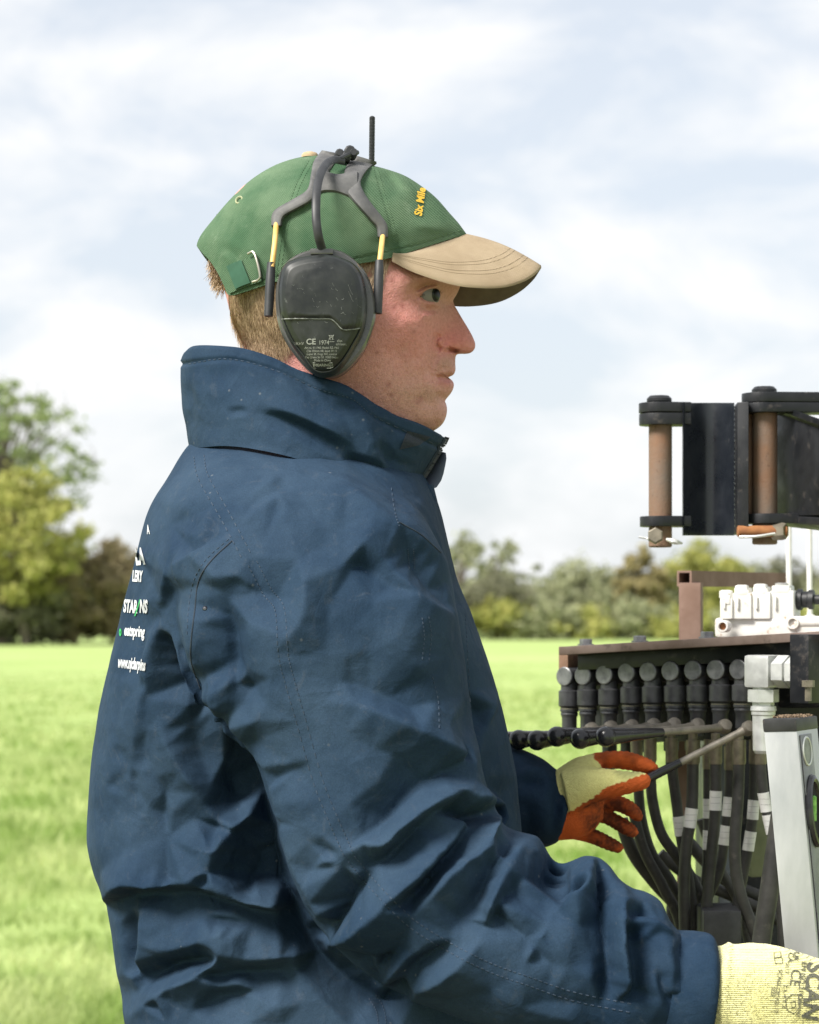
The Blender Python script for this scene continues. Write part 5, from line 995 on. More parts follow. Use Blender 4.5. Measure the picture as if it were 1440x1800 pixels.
isor = (qy > bord) | ((gc[:, 1] > 2.166) & (qx > 1044 + 3 * nz) & (qy < 1372)) | ((gc[:, 1] > 2.175) & (qx > 1060))
yel = np.array([.90, .85, .34]); orr = np.array([.62, .125, .03]); dirt = np.array([.085, .03, .018])
lowf = np.clip((qy - 1396) / 14, 0, 1) * np.clip((qx - 1008 - (qy - 1420) * .3) / 22, 0, 1); dw = lowf * np.clip(.62 + .45 * vnoise(gc * 150, 66) + .35 * vnoise(gc * 520, 67), 0, 1) + np.clip(vnoise(gc * 150, 68) * .9 + .25, 0, 1) * .6 * ((gc[:, 1] > 2.166) & (qy < 1372))
colg = np.where(isor[:, None], orr, yel); dw = np.clip(dw * isor, 0, .92); colg = colg * (1 - dw[:, None]) + dirt * dw[:, None]
gl = mk('glove', gc, gf_, M_glove, person, col=colg); tag(gl, 'yellow knit glove with orange coated palm on the lever')
# near glove: knitted wrist, palm and closed fingers (mostly beyond the frame)
ng = [[(1205, 1676, 1196, 1826, 1.756, .040, 2.1), (1240, 1666, 1228, 1832, 1.755, .044, 2.1), (1275, 1662, 1262, 1838, 1.755, .0465, 2.1), (1330, 1661, 1318, 1848, 1.753, .0475, 2.2), (1390, 1670, 1380, 1862, 1.75, .047, 2.2), (1445, 1688, 1436, 1872, 1.748, .045, 2.3), (1500, 1704, 1494, 1874, 1.746, .042, 2.3), (1550, 1722, 1546, 1866, 1.745, .035, 2.2)]]
for i in range(4):
    y0 = 1732 + i * 36; Y = 1.733 + .006 * i; ng.append([(1515, y0 - 19, 1515, y0 + 19, Y, .012, 2), (1560, y0 - 18, 1558, y0 + 18, Y - .004, .0125, 2), (1590, y0 - 8, 1575, y0 + 18, Y + .004, .012, 2), (1594, y0 + 2, 1574, y0 + 20, Y + .026, .011, 2), (1580, y0 + 4, 1566, y0 + 20, Y + .046, .009, 2), (1568, y0 + 8, 1560, y0 + 16, Y + .056, .004, 2)])
ng.append([(1440, 1692, 1450, 1742, 1.772, .016, 2), (1490, 1690, 1494, 1730, 1.79, .014, 2), (1530, 1700, 1530, 1736, 1.80, .013, 2), (1560, 1712, 1554, 1738, 1.80, .009, 2), (1568, 1720, 1564, 1732, 1.80, .004, 2)])
mb = MB()
for st in ng: mb.rings(loft(st, 30, 36))
nc, nf = remesh(mb, .0026); ne_ = edges_of(nf); nc = smooth(nc, ne_, 5)
qx, qy = proj(nc); rim = .0022 * np.exp(-((qx - 1278 + (qy - 1700) * .07) / 7) ** 2)
nc = nc + normals(nc, nf) * (rim + .0012 * vnoise(nc * 60, 71) + .0004 * vnoise(nc * 400, 72))[:, None]
ngl = mk('glove', nc, nf, M_knit, person); tag(ngl, 'pale yellow knitted glove with black printing below the spirit level')
BG = bvh_of(nc, nf)
M_ink = mat('black_ink', (.035, .035, .03), (.12, .12, .08), rough=.9, scale=900)
decal('printed_text', [('SCAN', (1427, 1742), 40, 96, .95, .03, .1), ('EN ISO 21420', (1409, 1728), 12.5, 96, 1.0, .01, 0), ('CE', (1397, 1719), 25, 96, 1.0, .0, 0), ('UK', (1399, 1683), 13, 96, 1, .01, 0), ('CA', (1389, 1684), 13, 96, 1, .01, 0), ('2013', (1383, 1702), 9, 96, 1, 0, 0), ('2.1.4.1.X', (1379, 1752), 11, 96, 1.1, 0, 0), ('SCAGLOKWK12', (1367, 1742), 10.5, 96, 1, 0, 0), ('SIZE L', (1358, 1748), 10.5, 96, 1, 0, 0), ('EN388', (1404, 1775), 9, 96, 1, 0, 0)], BG, M_ink, ngl, .0007)
mb = MB()
for pl in ([(1360, 1676), (1372, 1674), (1373, 1683), (1361, 1685), (1360, 1676)], [(1361, 1686), (1374, 1684), (1376, 1694), (1363, 1695), (1361, 1686)], [(1380, 1758), (1392, 1748), (1404, 1750), (1406, 1770), (1396, 1782), (1384, 1776), (1380, 1758)], [(1388, 1762), (1398, 1760), (1398, 1770), (1390, 1772)]):
    mb.tube([hit(BG, x, y, .0006) for x, y in pl], .0003, 4)
tag(mb.build('printed_symbol', M_ink, ngl), kind='stuff')
# trousers and boots, below the frame
M_tr = mat('trouser_cloth', (.02, .022, .028), (.035, .037, .042), rough=.9, scale=40)
def zloft(rows, n=28, M=26):
    q = crom(np.array(rows, float), M); a = np.linspace(0, 2 * np.pi, n, endpoint=False); return [np.column_stack([r[0] + r[3] * np.cos(a), r[1] + r[4] * np.sin(a), np.full(n, r[2])]) for r in q]
for sgn in (-1, 1):
    y = 2.02 + sgn * .10; mb = MB(); mb.rings(zloft([(-.07, y - sgn * .01, .98, .13, .105), (-.07, y, .80, .115, .10), (-.06, y, .62, .10, .088), (-.055, y, .48, .085, .078), (-.07, y, .30, .08, .072), (-.075, y, .14, .085, .075), (-.075, y, .09, .085, .075)]))
    tr = mb.build('trouser_leg', M_tr, person)
    mb = MB(); mb.rings(zloft([(-.03, y, 0.0, .15, .052), (-.03, y, .03, .152, .054), (-.035, y, .06, .145, .052), (-.06, y, .09, .10, .05), (-.075, y, .15, .072, .055)], M=14)); mb.build('boot', M_rub, person)
# back print on the jacket
M_white = mat('white_print', (.56, .57, .59), (.40, .42, .45), rough=.85, scale=120, c3=(.06, .08, .11), s3=260, lo3=.58, hi3=.68)
decal('back_print', [('A', (262, 932), 22, -4, .30, .03, 0), ('LA', (247, 980), 38, -6, .34, .06, 0), ('LERY', (243, 1014), 26, 3, .30, .045, 0), ('STAR', (231, 1067), 30, 4, .34, .045, 0), ('NS', (254, 1067), 30, 3, .36, .045, 0), ('eatspring', (238, 1110), 27, 5, .36, .035, 0), ('www.njclarpins', (233, 1167), 28, 7, .275, .035, 0)], BJ, M_white, jacket, .0008)
M_grnp = mat('green_print', (.02, .30, .08), rough=.8)
decal('green_stroke', [('/', (243, 1070), 40, 12, .4, .03, 0)], BJ, M_grnp, jacket, .0008); decal('green_dot', [('o', (213, 1110), 24, 0, .3, .05, 0)], BJ, M_grnp, jacket, .0008)
# ------------------------------------------------------------------ hydraulic machine
M_steel = mat('black_steel', (.008, .009, .011), (.017, .018, .021), rough=.3, rvar=.25, metal=.1, spec=.35, scale=30, detail=8, c3=(.10, .085, .075), s3=55, lo3=.56, hi3=.76)
M_fit = mat('black_fitting', (.030, .031, .034), (.066, .068, .072), rough=.36, rvar=.2, metal=.2, scale=60, detail=8, c3=(.10, .085, .065), s3=120, lo3=.62, hi3=.8)
M_face = mat('worn_grey_face', (.12, .125, .132), (.24, .245, .25), rough=.45, metal=.5, scale=110, detail=6, c3=(.09, .085, .08), s3=220, lo3=.6, hi3=.75)
M_rust = mat('rusty_steel', (.16, .082, .048), (.25, .155, .105), rough=.85, scale=26, detail=8, c3=(.085, .04, .022), s3=130, lo3=.58, hi3=.7, stretch=(1, 1, .45), bump=.0008, bscale=300)
M_pin = mat('rusty_pin', (.19, .10, .055), (.155, .118, .092), rough=.72, scale=22, detail=7, c3=(.075, .038, .024), s3=160, lo3=.60, hi3=.70, bump=.0004, bscale=400)
M_orust = mat('orange_rust', (.30, .13, .045), (.20, .075, .03), rough=.9, scale=90, detail=8)
M_brown = mat('brown_oxide', (.165, .098, .072), (.225, .145, .115), rough=.8, scale=30, detail=8, c3=(.10, .05, .035), s3=70, lo3=.6, hi3=.75)
M_zinc = mat('zinc', (.52, .53, .51), (.66, .67, .65), rough=.32, rvar=.2, metal=.35, scale=60, detail=6, c3=(.36, .34, .28), s3=140, lo3=.64, hi3=.8)
M_hose = mat('hose_rubber', (.017, .017, .016), (.042, .041, .037), rough=.6, scale=50, detail=8, c3=(.12, .11, .09), s3=70, lo3=.6, hi3=.85)
M_ferr = mat('ferrule', (.14, .125, .095), (.24, .21, .16), rough=.5, metal=.5, scale=90, detail=6)
M_label = mat('white_label', (.72, .72, .70), (.60, .60, .57), rough=.6, scale=60)
M_lever = mat('lever_rod', (.17, .155, .13), (.28, .25, .205), rough=.5, metal=.4, scale=90, detail=6)
M_grip = mat('black_grip', (.010, .010, .012), (.022, .022, .024), rough=.25, scale=70)
M_wht = mat('white_paint', (.74, .74, .71), (.62, .60, .55), rough=.55, scale=40, detail=6, c3=(.33, .16, .07), s3=48, lo3=.60, hi3=.68)
AO = Vector((-.643, -.766, 0)); RW = Vector((.766, -.643, 0)); UP = Vector((0, 0, 1))
bank = empty('hydraulic_control_bank', P(1180, 1300, 2.32), 'black hydraulic valve bank with row of elbow fittings and hand levers', 'control bank')
fit = [(992, 1189), (1024.5, 1187.5), (1062, 1186), (1101, 1182.5), (1139, 1181), (1178, 1179.5), (1218, 1178.5), (1258, 1177.5), (1298, 1177)]
rf = np.random.default_rng(4)
FY = lambda i: 2.36 - .019 * i
proto = None
for i, (x, y) in enumerate(fit):
    c = P(x, y, FY(i)); rr = .0104; mb = MB()
    mb.lathe(c + AO * .0, -AO, [(0, rr * .93), (.001, rr), (.03, rr), (.031, rr * 1.08), (.052, rr * 1.08)], 26)
    d = c - AO * .009 + Vector((0, 0, -.003)); mb.lathe(d, (0, 0, -1), [(0, .0088), (.011, .0088), (.0125, .0112), (.0275, .0112), (.029, .0098), (.0295, .0090), (.031, .0090), (.0315, .0098), (.0335, .0098), (.034, .0086), (.0365, .0092), (.038, .0086), (.040, .0078), (.054, .0078), (.055, .006), (.062, .006)], 22)
    o = mb.build('elbow_fitting', M_fit, bank, sharp=32)
    mb = MB(); mb.lathe(c - AO * .0006, AO, [(0, rr * .95), (.0010, rr * .95), (.0016, rr * .86), (.0016, .0)], 26); mb.build('end_cap', M_face, o, sharp=30)
    mb = MB(); dd_ = d + Vector((0, 0, -.0300)); mb.lathe(dd_, (0, 0, -1), [(0, .0094), (.0012, .0096), (.0014, .0094)], 20); mb.build('seal_ring', mat('seal', (.10, .095, .06), rough=.7) if i == 0 else bpy.data.materials['seal'], o)
c0, c1 = P(*fit[0], FY(0)) - RW * .03, P(*fit[8], FY(8)) + RW * .10
mid = (c0 + c1) / 2 - AO * .075; ex = (c1 - c0) / 2
mb = MB(); mb.box(mid + Vector((0, 0, -.008)), ex, AO * .026, UP * .028, .003); mb.build('valve_body', M_steel, bank, sharp=30)
for i in range(9):                                          # spool housings under the manifold
    c = P(*fit[i], FY(i)) - AO * .062 + Vector((.012, .008, -.050)); mb = MB(); mb.box(c, RW * .0095, AO * .020, UP * .022, .002); mb.lathe(c + Vector((0, 0, -.02)), (0, 0, -1), [(0, .008), (.012, .008), (.013, .006), (.03, .006)], 12); mb.build('spool_housing', M_fit, bank, sharp=30)
# top plate with its channel and bolts
pl = P(982, 1137, 2.335); pr = P(1470, 1108, 2.115); e_ = pr - pl; bk_ = -AO * .16
mb = MB(); mb.prism([pl, pr, pr + bk_, pl + bk_], Vector((0, 0, -.0085)), .0012); mb.build('top_plate', mat('plate_rust', (.10, .068, .052), (.19, .14, .12), rough=.75, scale=24, detail=8, c3=(.05, .035, .028), s3=60, lo3=.58, hi3=.7), bank, sharp=30)
mb = MB(); q0 = pl + e_ * .03 - AO * .02 + Vector((0, 0, -.0088)); q1 = pr - AO * .02 + Vector((0, 0, -.0088)); mb.prism([q0, q1, q1 - AO * .006, q0 - AO * .006], Vector((0, 0, -.016)), .0008); mb.build('channel_lip', M_steel, bank, sharp=30)
mb = MB(); q0 = pl + e_ * .02 - AO * .05 + Vector((0, 0, -.0088)); q1 = pr - AO * .05 + Vector((0, 0, -.0088)); mb.prism([q0, q1, q1 - AO * .01, q0 - AO * .01], Vector((0, 0, -.03)), .0008); mb.build('channel', M_steel, bank, sharp=30)
mb = MB(); mb.box(P(1002, 1160, 2.37), RW * .006, AO * .012, UP * .014, .001); mb.build('end_bracket', M_rust, bank, sharp=30)
for a, b in ((.04, .03), (.25, .03), (.5, .03)):
    mb = MB(); c = pl + e_ * a - AO * b; mb.lathe(c + Vector((0, 0, .0005)), UP, [(0, .0085), (.0015, .0085), (.0016, .0065), (.0060, .0065), (.0066, .0055)], 6); mb.build('bolt', M_face, bank, sharp=25)
mb = MB(); mb.box(P(1424, 1175, 2.13), RW * .010, AO * .02, UP * .032, .001); mb.build('side_bracket', M_steel, bank, sharp=30)
mb = MB(); mb.lathe(P(1421, 1196, 2.10), (0, 0, -1), [(0, .006), (.006, .006), (.0065, .0032), (.019, .0032)], 6); mb.build('bolt', M_ferr, bank, sharp=25)
# levers
pv = [(1270, 1279), (1222, 1277), (1181, 1276), (1145, 1277), (1107, 1279), (1070, 1281), (1036, 1284)]; tp = [(1052, 1296), (1007, 1300), (966, 1296), (931, 1303), (899, 1302), (870, 1303), (842, 1304)]
def lever(p0, p1, held=False):
    mb = MB(); ax = p1 - p0; L = ax.length; r_ = .0037
    mb.lathe(p0, ax, [(0, r_ * 1.25), (L * .05, r_ * 1.2), (L * .08, r_), (L * .62, r_ * .95)], 14); o = mb.build('lever', M_lever, bank)
    mb = MB(); mb.lathe(p0 + Vector((.002, 0, .001)), (.3, -.8, .5), [(-.006, .002), (-.005, .006), (0, .0075), (.005, .006), (.006, .002)], 12); mb.build('pivot', M_lever, o)
    mb = MB()
    if held: mb.lathe(p0 + ax * .6, ax, [(0, .0038), (L * .1, .0043), (L * .34, .0046), (L * .40, .0062), (L * .43, .0060), (L * .44, .003)], 16)
    else: mb.lathe(p0 + ax * .5, ax, [(0, .0040), (L * .06, .0048), (L * .24, .0062), (L * .36, .0078), (L * .42, .0088)] + [(L * .5 - .0098 + .0098 * math.sin(a) * 1.0, .0098 * math.cos(a)) for a in np.linspace(-.5, math.pi / 2, 9)], 20)
    mb.build('grip', M_grip, o)
for k, (a, b) in enumerate(zip(pv, tp)): lever(P(*a, 2.205 + .019 * k), P(*b, 2.10 + .019 * k))
lever(P(1312, 1282, 2.185), P(1118, 1379, 2.166), True)
# big plated elbow at the near end
pe = empty('plated_elbow', P(1345, 1180, 2.17), 'bright zinc plated elbow connector at the near end of the bank', 'pipe fitting')
c = P(1342, 1180, 2.16)
mb = MB(); mb.box(c, RW * .0135, AO * .0135, UP * .0155, .003); mb.build('elbow_block', M_zinc, pe, sharp=30)
mb = MB(); mb.lathe(c + RW * .012, RW, [(0, .010), (.004, .010), (.0042, .0155), (.016, .0155), (.0165, .011), (.019, .011), (.0192, .0165), (.030, .0165), (.031, .012), (.045, .012)], 6); mb.build('hex_nut', M_zinc, pe, sharp=25)
mb = MB(); mb.lathe(c + Vector((0, 0, -.014)), (0, 0, -1), [(0, .010), (.003, .010), (.0032, .0148), (.015, .0148), (.0155, .0105), (.020, .0105)], 6); mb.build('hex_nut', M_zinc, pe, sharp=25)
mb = MB(); mb.lathe(c + Vector((0, 0, -.033)), (0, 0, -1), [(0, .012), (.004, .0125), (.005, .0115), (.008, .0115), (.009, .0105), (.042, .0100), (.045, .008)], 22); mb.build('crimp_sleeve', M_zinc, pe, sharp=30)
# hoses: each runs from its fitting down into the machine
def hose(pts, Y, r, labels=(), ferr=True, lab='', Y1=None, grp='hoses under the control bank'):
    p = np.array(pts, float); q = crom(p, 44); yy = np.linspace(Y, Y1 if Y1 else Y, 44); w = PA(q[:, 0], q[:, 1], yy); k = Y / F
    root = empty('hydraulic_hose', w[-1], lab, 'hose', grp)
    mb = MB(); mb.tube(w, r * k, 16); mb.build('hose', M_hose, root)
    if ferr:
        mb = MB(); ax = w[3] - w[0]; mb.lathe(w[0] - np.array([0, 0, -.006]), ax, [(0, r * k * .8), (.006, r * k * .8), (.0062, r * k * 1.18), (.028, r * k * 1.18), (.030, r * k * 1.05)], 18); mb.build('ferrule', M_ferr, root, sharp=30)
    for t0 in labels:
        d = np.abs(q[:, 1] - t0); m_ = int(np.argmin(d)); t_ = w[min(m_ + 1, 43)] - w[max(m_ - 1, 0)]; t_ /= np.linalg.norm(t_); hl = 17 * k
        mb = MB(); mb.lathe(w[m_] - t_ * hl, t_, [(0, r * k * 1.02), (.0001, r * k * 1.09), (2 * hl, r * k * 1.09), (2 * hl + .0001, r * k * 1.02)], 18); lb = mb.build('label_band', M_label, root, sharp=30)
        mb = MB(); 
        for z in (-.35, .25):
            cc = w[m_] + t_ * hl * z; a = np.linspace(math.pi * 1.15, math.pi * 1.75, 9); mb.tube([cc + np.array([math.cos(b), math.sin(b), 0]) * r * k * 1.092 for b in a], .00014, 4)
        mb.build('printed_line', M_face, lb)
    return root
H = [([(1143, 1297), (1144, 1367), (1148, 1412), (1163, 1466), (1192, 1508), (1225, 1560), (1250, 1640), (1258, 1760)], 2.27, 9.5, (), 'second hose from the gloved hand, bending right'), ([(1118, 1300), (1122, 1380), (1128, 1440), (1146, 1500), (1180, 1550), (1210, 1620), (1220, 1760)], 2.30, 9, (), 'hose passing just right of the gloved fingers'),
     ([(1180, 1297), (1182, 1353), (1189, 1408), (1195, 1455), (1202, 1500), (1218, 1600), (1225, 1760)], 2.255, 9.5, (1453,), 'hose with one white band left of the rusty post'), ([(1218, 1300), (1218, 1350), (1217, 1408), (1214, 1440), (1207, 1485), (1203, 1547), (1204, 1630), (1208, 1780)], 2.235, 10.5, (1435,), 'hose with one white band in front of the rusty post'),
     ([(1243, 1310), (1243, 1400), (1243, 1470), (1240, 1540), (1228, 1640), (1222, 1760)], 2.285, 7, (1422, 1476), 'thin hose with two white bands in the middle of the bundle'), ([(1258, 1300), (1258, 1350), (1258, 1410), (1253, 1478), (1246, 1550), (1242, 1620), (1246, 1760)], 2.225, 10, (1410,), 'front hose with a clean white band in mid bundle'),
     ([(1283, 1311), (1283, 1370), (1280, 1420), (1274, 1472), (1264, 1533), (1235, 1600), (1215, 1680), (1205, 1780)], 2.26, 9, (1420, 1468), 'hose with two white bands crossing to lower left'), ([(1299, 1300), (1299, 1350), (1297, 1408), (1292, 1478), (1294, 1533), (1305, 1582), (1324, 1632), (1345, 1700), (1355, 1780)], 2.21, 10.5, (), 'plain front hose sweeping to lower right'),
     ([(1328, 1300), (1327, 1360), (1324, 1426), (1317, 1482), (1307, 1535), (1296, 1600), (1290, 1760)], 2.24, 9.5, (1427, 1480), 'hose with two white bands beside the spirit level'), ([(1335, 1300), (1338, 1360), (1345, 1412), (1354, 1452), (1368, 1520), (1376, 1640), (1380, 1760)], 2.20, 9.5, (1410, 1452), 'hose with two white bands partly behind the spirit level'),
     ([(1372, 1430), (1362, 1500), (1350, 1580), (1338, 1662), (1328, 1780)], 2.12, 17, (), 'thick hose leaning beside the lower part of the spirit level'), ([(1092, 1440), (1106, 1484), (1124, 1516), (1156, 1556), (1192, 1596), (1230, 1660), (1250, 1780)], 2.31, 12, (), 'thick hose emerging below the gloved fingers'),
     ([(1112, 1420), (1124, 1470), (1138, 1508), (1166, 1560), (1196, 1630), (1206, 1780)], 2.28, 9.5, (), 'dusty brown hose under the gloved fingers'), ([(1160, 1500), (1190, 1526), (1230, 1552), (1280, 1572), (1340, 1600), (1400, 1640)], 2.34, 10, (), 'hose running crosswise behind the bundle'), ([(1210, 1480), (1250, 1524), (1290, 1556), (1350, 1580), (1420, 1600)], 2.36, 11, (), 'rear hose running crosswise to lower right'),
     ([(1232, 1440), (1262, 1520), (1300, 1590), (1320, 1680), (1326, 1780)], 2.33, 9, (), 'rear hose bending down behind the front hoses'), ([(1190, 1560), (1180, 1600), (1186, 1660), (1192, 1780)], 2.35, 9, (), 'short rear hose at the left foot of the bundle')]
for j, (pts, Y, r, lb, lab) in enumerate(H): hose(pts, Y, r, lb, j < 10, lab)
# posts, panels behind the hoses
def post(name, label, cat, x0, x1, ytop, Y, m, dep=.02, bottom=0.0, ybot=None):
    a, b = P(x0, ytop, Y), P(x1, ytop, Y); zb = bottom if ybot is None else P(x0, ybot, Y).z; w = (b.x - a.x) / 2; c = Vector(((a.x + b.x) / 2, Y + dep, (a.z + zb) / 2)); root = empty(name, (c.x, c.y, zb), label, cat); mb = MB(); mb.box(c, (w * .96, -w * .25, 0), (w * .25 * dep / w * .6, dep, 0), (0, 0, (a.z - zb) / 2), .0015); mb.build('tube', m, root, sharp=30)
    mb = MB(); mb.box(Vector((c.x, c.y, zb + .004 if ybot is None else a.z + .003)), (w * 1.5, 0, 0), (0, dep * 1.6, 0), (0, 0, .003), .001); mb.build('plate', m, root, sharp=30); return root
post('steel_post', 'rusty square post behind the left hoses', 'post', 1193, 1212, 1262, 2.40, M_brown, .012)
post('steel_post', 'blue grey square post behind the middle hoses', 'post', 1268, 1286, 1250, 2.42, mat('grey_paint', (.13, .15, .17), (.17, .19, .21), rough=.6, scale=30), .012)
mach = empty('machine_chassis', (P(1400, 1500, 2.6).x, 2.62, 0), 'dark machine frame behind the hoses at the right edge', 'machine')
mb = MB(); a, b = P(1262, 1236, 2.50), P(1560, 1236, 2.50); mb.box(Vector(((a.x + b.x) / 2, 2.60, a.z / 2 + .02)), ((b.x - a.x) / 2, 0, 0), (0, .10, 0), (0, 0, a.z / 2 - .02), .004); mb.build('frame_body', M_steel, mach, sharp=30)
mb = MB(); a, b = P(1316, 1405, 2.43), P(1352, 1540, 2.43); mb.box((a + b) / 2, ((b.x - a.x) / 2, .004, 0), (0, .01, 0), (0, 0, (a.z - b.z) / 2), .002); mb.build('olive_panel', mat('olive_paint', (.10, .115, .05), (.16, .17, .09), rough=.6, scale=30), mach, sharp=30)
mb = MB(); a, b = P(1236, 1600, 2.20), P(1304, 1700, 2.20); mb.box((a + b) / 2 + Vector((0, .03, 0)), ((b.x - a.x) / 2, 0, 0), (0, .03, 0), (0, 0, (a.z - b.z) / 2), .003); mb.build('junction_box', M_rub, mach, sharp=30)
mb = MB(); a, b = P(1365, 1195, 2.22), P(1560, 1280, 2.22); mb.box((a + b) / 2 + Vector((0, .06, 0)), ((b.x - a.x) / 2, 0, 0), (0, .04, 0), (0, 0, (a.z - b.z) / 2), .003); mb.build('side_plate', M_steel, mach, sharp=30)
mb = MB(); a = P(1300, 1700, 2.3); mb.box(Vector((a.x, 2.40, .45)), (.26, 0, 0), (0, .22, 0), (0, 0, .45), .01); mb.build('lower_body', M_steel, mach, sharp=30)
# rusty square tube frame
fr = empty('tube_frame', P(1215, 1114, 2.55), 'rusty brown square tube frame standing behind the valve plate', 'steel frame')
mb = MB(); mb.box((P(1215, 1026, 2.55) + P(1215, 1130, 2.55)) / 2, (.0118, -.003, 0), (.003, .0118, 0), (0, 0, .034), .001); mb.build('upright', M_brown, fr, sharp=30)
def sqtube(p0, p1, s, t):
    ax = np.array(p1 - p0); ax /= np.linalg.norm(ax); u_ = np.cross(ax, [0, 0, 1]); u_ /= np.linalg.norm(u_); w_ = np.array([0, 0, 1.0]); mk_ = lambda p, k: [np.array(p) + (a * u_ + b * w_) * k for a, b in ((-1, -1), (1, -1), (1, 1), (-1, 1))]
    return [mk_(p0 + (p1 - p0) * .25, s - t), mk_(p0, s - t), mk_(p0, s), mk_(p1, s), mk_(p1, s - t)]
mb = MB(); mb.rings(sqtube(P(1203, 1017, 2.545), P(1378, 1020, 2.80), .0088, .0022), True, False, False); mb.build('top_rail', M_brown, fr, smooth=False, sharp=None, fix=True)
for i, x in enumerate((1388, 1424)):
    rt = empty('white_rod', P(x, 1060, 2.75), ['slim white rod left of its twin, above the white valve', 'slim white rod nearest the right edge of the view'][i], 'rod', 'white rods')
    mb = MB(); mb.tube([P(x, 1100, 2.75), P(x - 1, 1000, 2.75), P(x - 2, 760, 2.75)], .0034, 10); mb.build('shaft', M_wht, rt); mb = MB(); mb.lathe(P(x, 1100, 2.75), UP, [(0, .007), (.012, .007), (.013, .004)], 12); mb.build('socket', M_wht, rt)
# white valve block on the plate
vb = empty('white_valve_block', P(1345, 1112, 2.34), 'white painted valve block with rust stains on the top plate', 'valve block')
def fr_(x, y, Y=2.33): return P(x, y, Y)
U, Wv = Vector((.94, -.34, 0)), Vector((-.34, -.94, 0))
def blk(x0, x1, y0, y1, Y, dep, bev=.003): 
    a, b = P(x0, y0, Y), P(x1, y1, Y); c = (a + b) / 2 - Wv * dep; mb.box(c, U * ((b.x - a.x) / 2 / .94), Wv * dep, UP * ((a.z - b.z) / 2), bev)
mb = MB(); blk(1260, 1440, 1086, 1121, 2.33, .03, .004); mb.build('base', M_wht, vb, sharp=30)
for x0, x1, y0 in ((1266, 1287, 1042), (1289, 1320, 1033), (1322, 1353, 1031), (1355, 1394, 1029)):
    mb = MB(); blk(x0, x1, y0 + 9, 1088, 2.335 - (x0 - 1268) * .0001, .02, .0016); blk(x0 + 2, x1 - 7, y0, y0 + 14, 2.335 - (x0 - 1268) * .0001, .014, .0016); blk(x0 + 5, x0 + 9, y0 + 16, 1070, 2.3335 - (x0 - 1268) * .0001, .001, .0004); blk(x1 - 12, x1 - 4, y0 + 4, y0 + 20, 2.3335 - (x0 - 1268) * .0001, .002, .0006); c = P((x0 + x1) / 2, y0 + 2, 2.35); mb.lathe(c, UP, [(-.004, .007), (.003, .007), (.004, .004)], 6); mb.build('solenoid', M_wht, vb, sharp=30)
for x, y, r0 in ((1273, 1101, .0062), (1396, 1095, .0068)):
    mb = MB(); c = P(x, y, 2.326); mb.lathe(c, Wv, [(-.01, r0), (.008, r0), (.009, r0 * .9), (.009, r0 * .66), (.004, r0 * .62), (.004, 0)], 22); p_ = mb.build('port', M_wht, vb, sharp=30)
    mb = MB(); mb.lathe(c + Wv * .0042, Wv, [(0, r0 * .60), (.0002, r0 * .60), (.0002, 0)], 18); mb.build('port_bore', M_orust, p_)
mb = MB(); mb.lathe(P(1398, 1094, 2.325), U, [(0, .0065), (.026, .0065), (.028, .005)], 16); mb.build('side_pipe', M_wht, vb)
mb = MB(); mb.lathe(P(1400, 1054, 2.34), U, [(0, .009), (.002, .011), (.006, .011), (.007, .0085), (.012, .0085), (.013, .010), (.018, .010), (.019, .005), (.04, .005)], 18); mb.build('black_coupling', M_rub, vb, sharp=30)
# ------------------------------------------------------------------ boom linkage
bl = empty('boom_linkage', P(1250, 940, 2.35), 'black steel boom end with two rusty vertical pins against the sky', 'boom')
BY = 2.35
def vcyl(name, x, y0, y1, rpx, m, parent, Y=BY, n=30, ch=.0012, prof=None):
    k = Y / F; a, b = P(x, y1, Y), P(x, y0, Y); L = b.z - a.z; mb = MB(); mb.lathe(a, UP, [(0, rpx * k - ch), (ch, rpx * k), (L - ch, rpx * k), (L, rpx * k - ch)], n); return mb.build(name, m, parent, sharp=30)
def lug(name, pts, y0, y1, m, Y=BY, back=.0, half=.019):
    """a horizontal plate with one rounded end: pts = (centre x of the eye, radius px, x where it joins)"""
    xc, rp, xj = pts; k = Y / F; z1, z0 = P(0, y0, Y).z, P(0, y1, Y).z; c = P(xc, 0, Y).x; j = P(xj, 0, Y).x; r_ = rp * k; s_ = 1 if j > c else -1
    a = np.linspace(math.pi / 2, math.pi * 1.5, 20); out = [(c + s_ * r_ * math.cos(t), Y + r_ * math.sin(t)) for t in a] + [(j, Y - r_ * .8), (j, Y + r_ * .8)]
    mb = MB(); mb.prism([(x, y, z0) for x, y in out], (0, 0, z1 - z0), .0008); return mb.build(name, m, bl, sharp=30)
for xc, rp, ys, cap_, Y in ((1161, 20.5, (742, 962), (1159, 22, 696, 709), 2.35), (1344.5, 22, (722, 957), (1343.5, 22, 680, 693), 2.33)):
    p_ = vcyl('pin', xc, ys[0], ys[1], rp, M_pin, bl, Y); vcyl('pin_head', cap_[0], cap_[2], cap_[3] + 2, cap_[1], M_steel, p_, Y, ch=.003)
lug('lug_plate', (1157, 34, 1212), 709, 726, M_steel); lug('lug_plate', (1157, 33.5, 1212), 728, 748, M_steel); lug('lug_plate', (1161, 36, 1212), 908, 926, M_steel)
lug('lug_plate', (1342, 38, 1460), 692, 709, M_steel, 2.33); lug('lug_plate', (1342, 37.5, 1460), 710, 727, M_steel, 2.33); lug('lug_plate', (1346, 38, 1460), 904, 921, M_steel, 2.33)
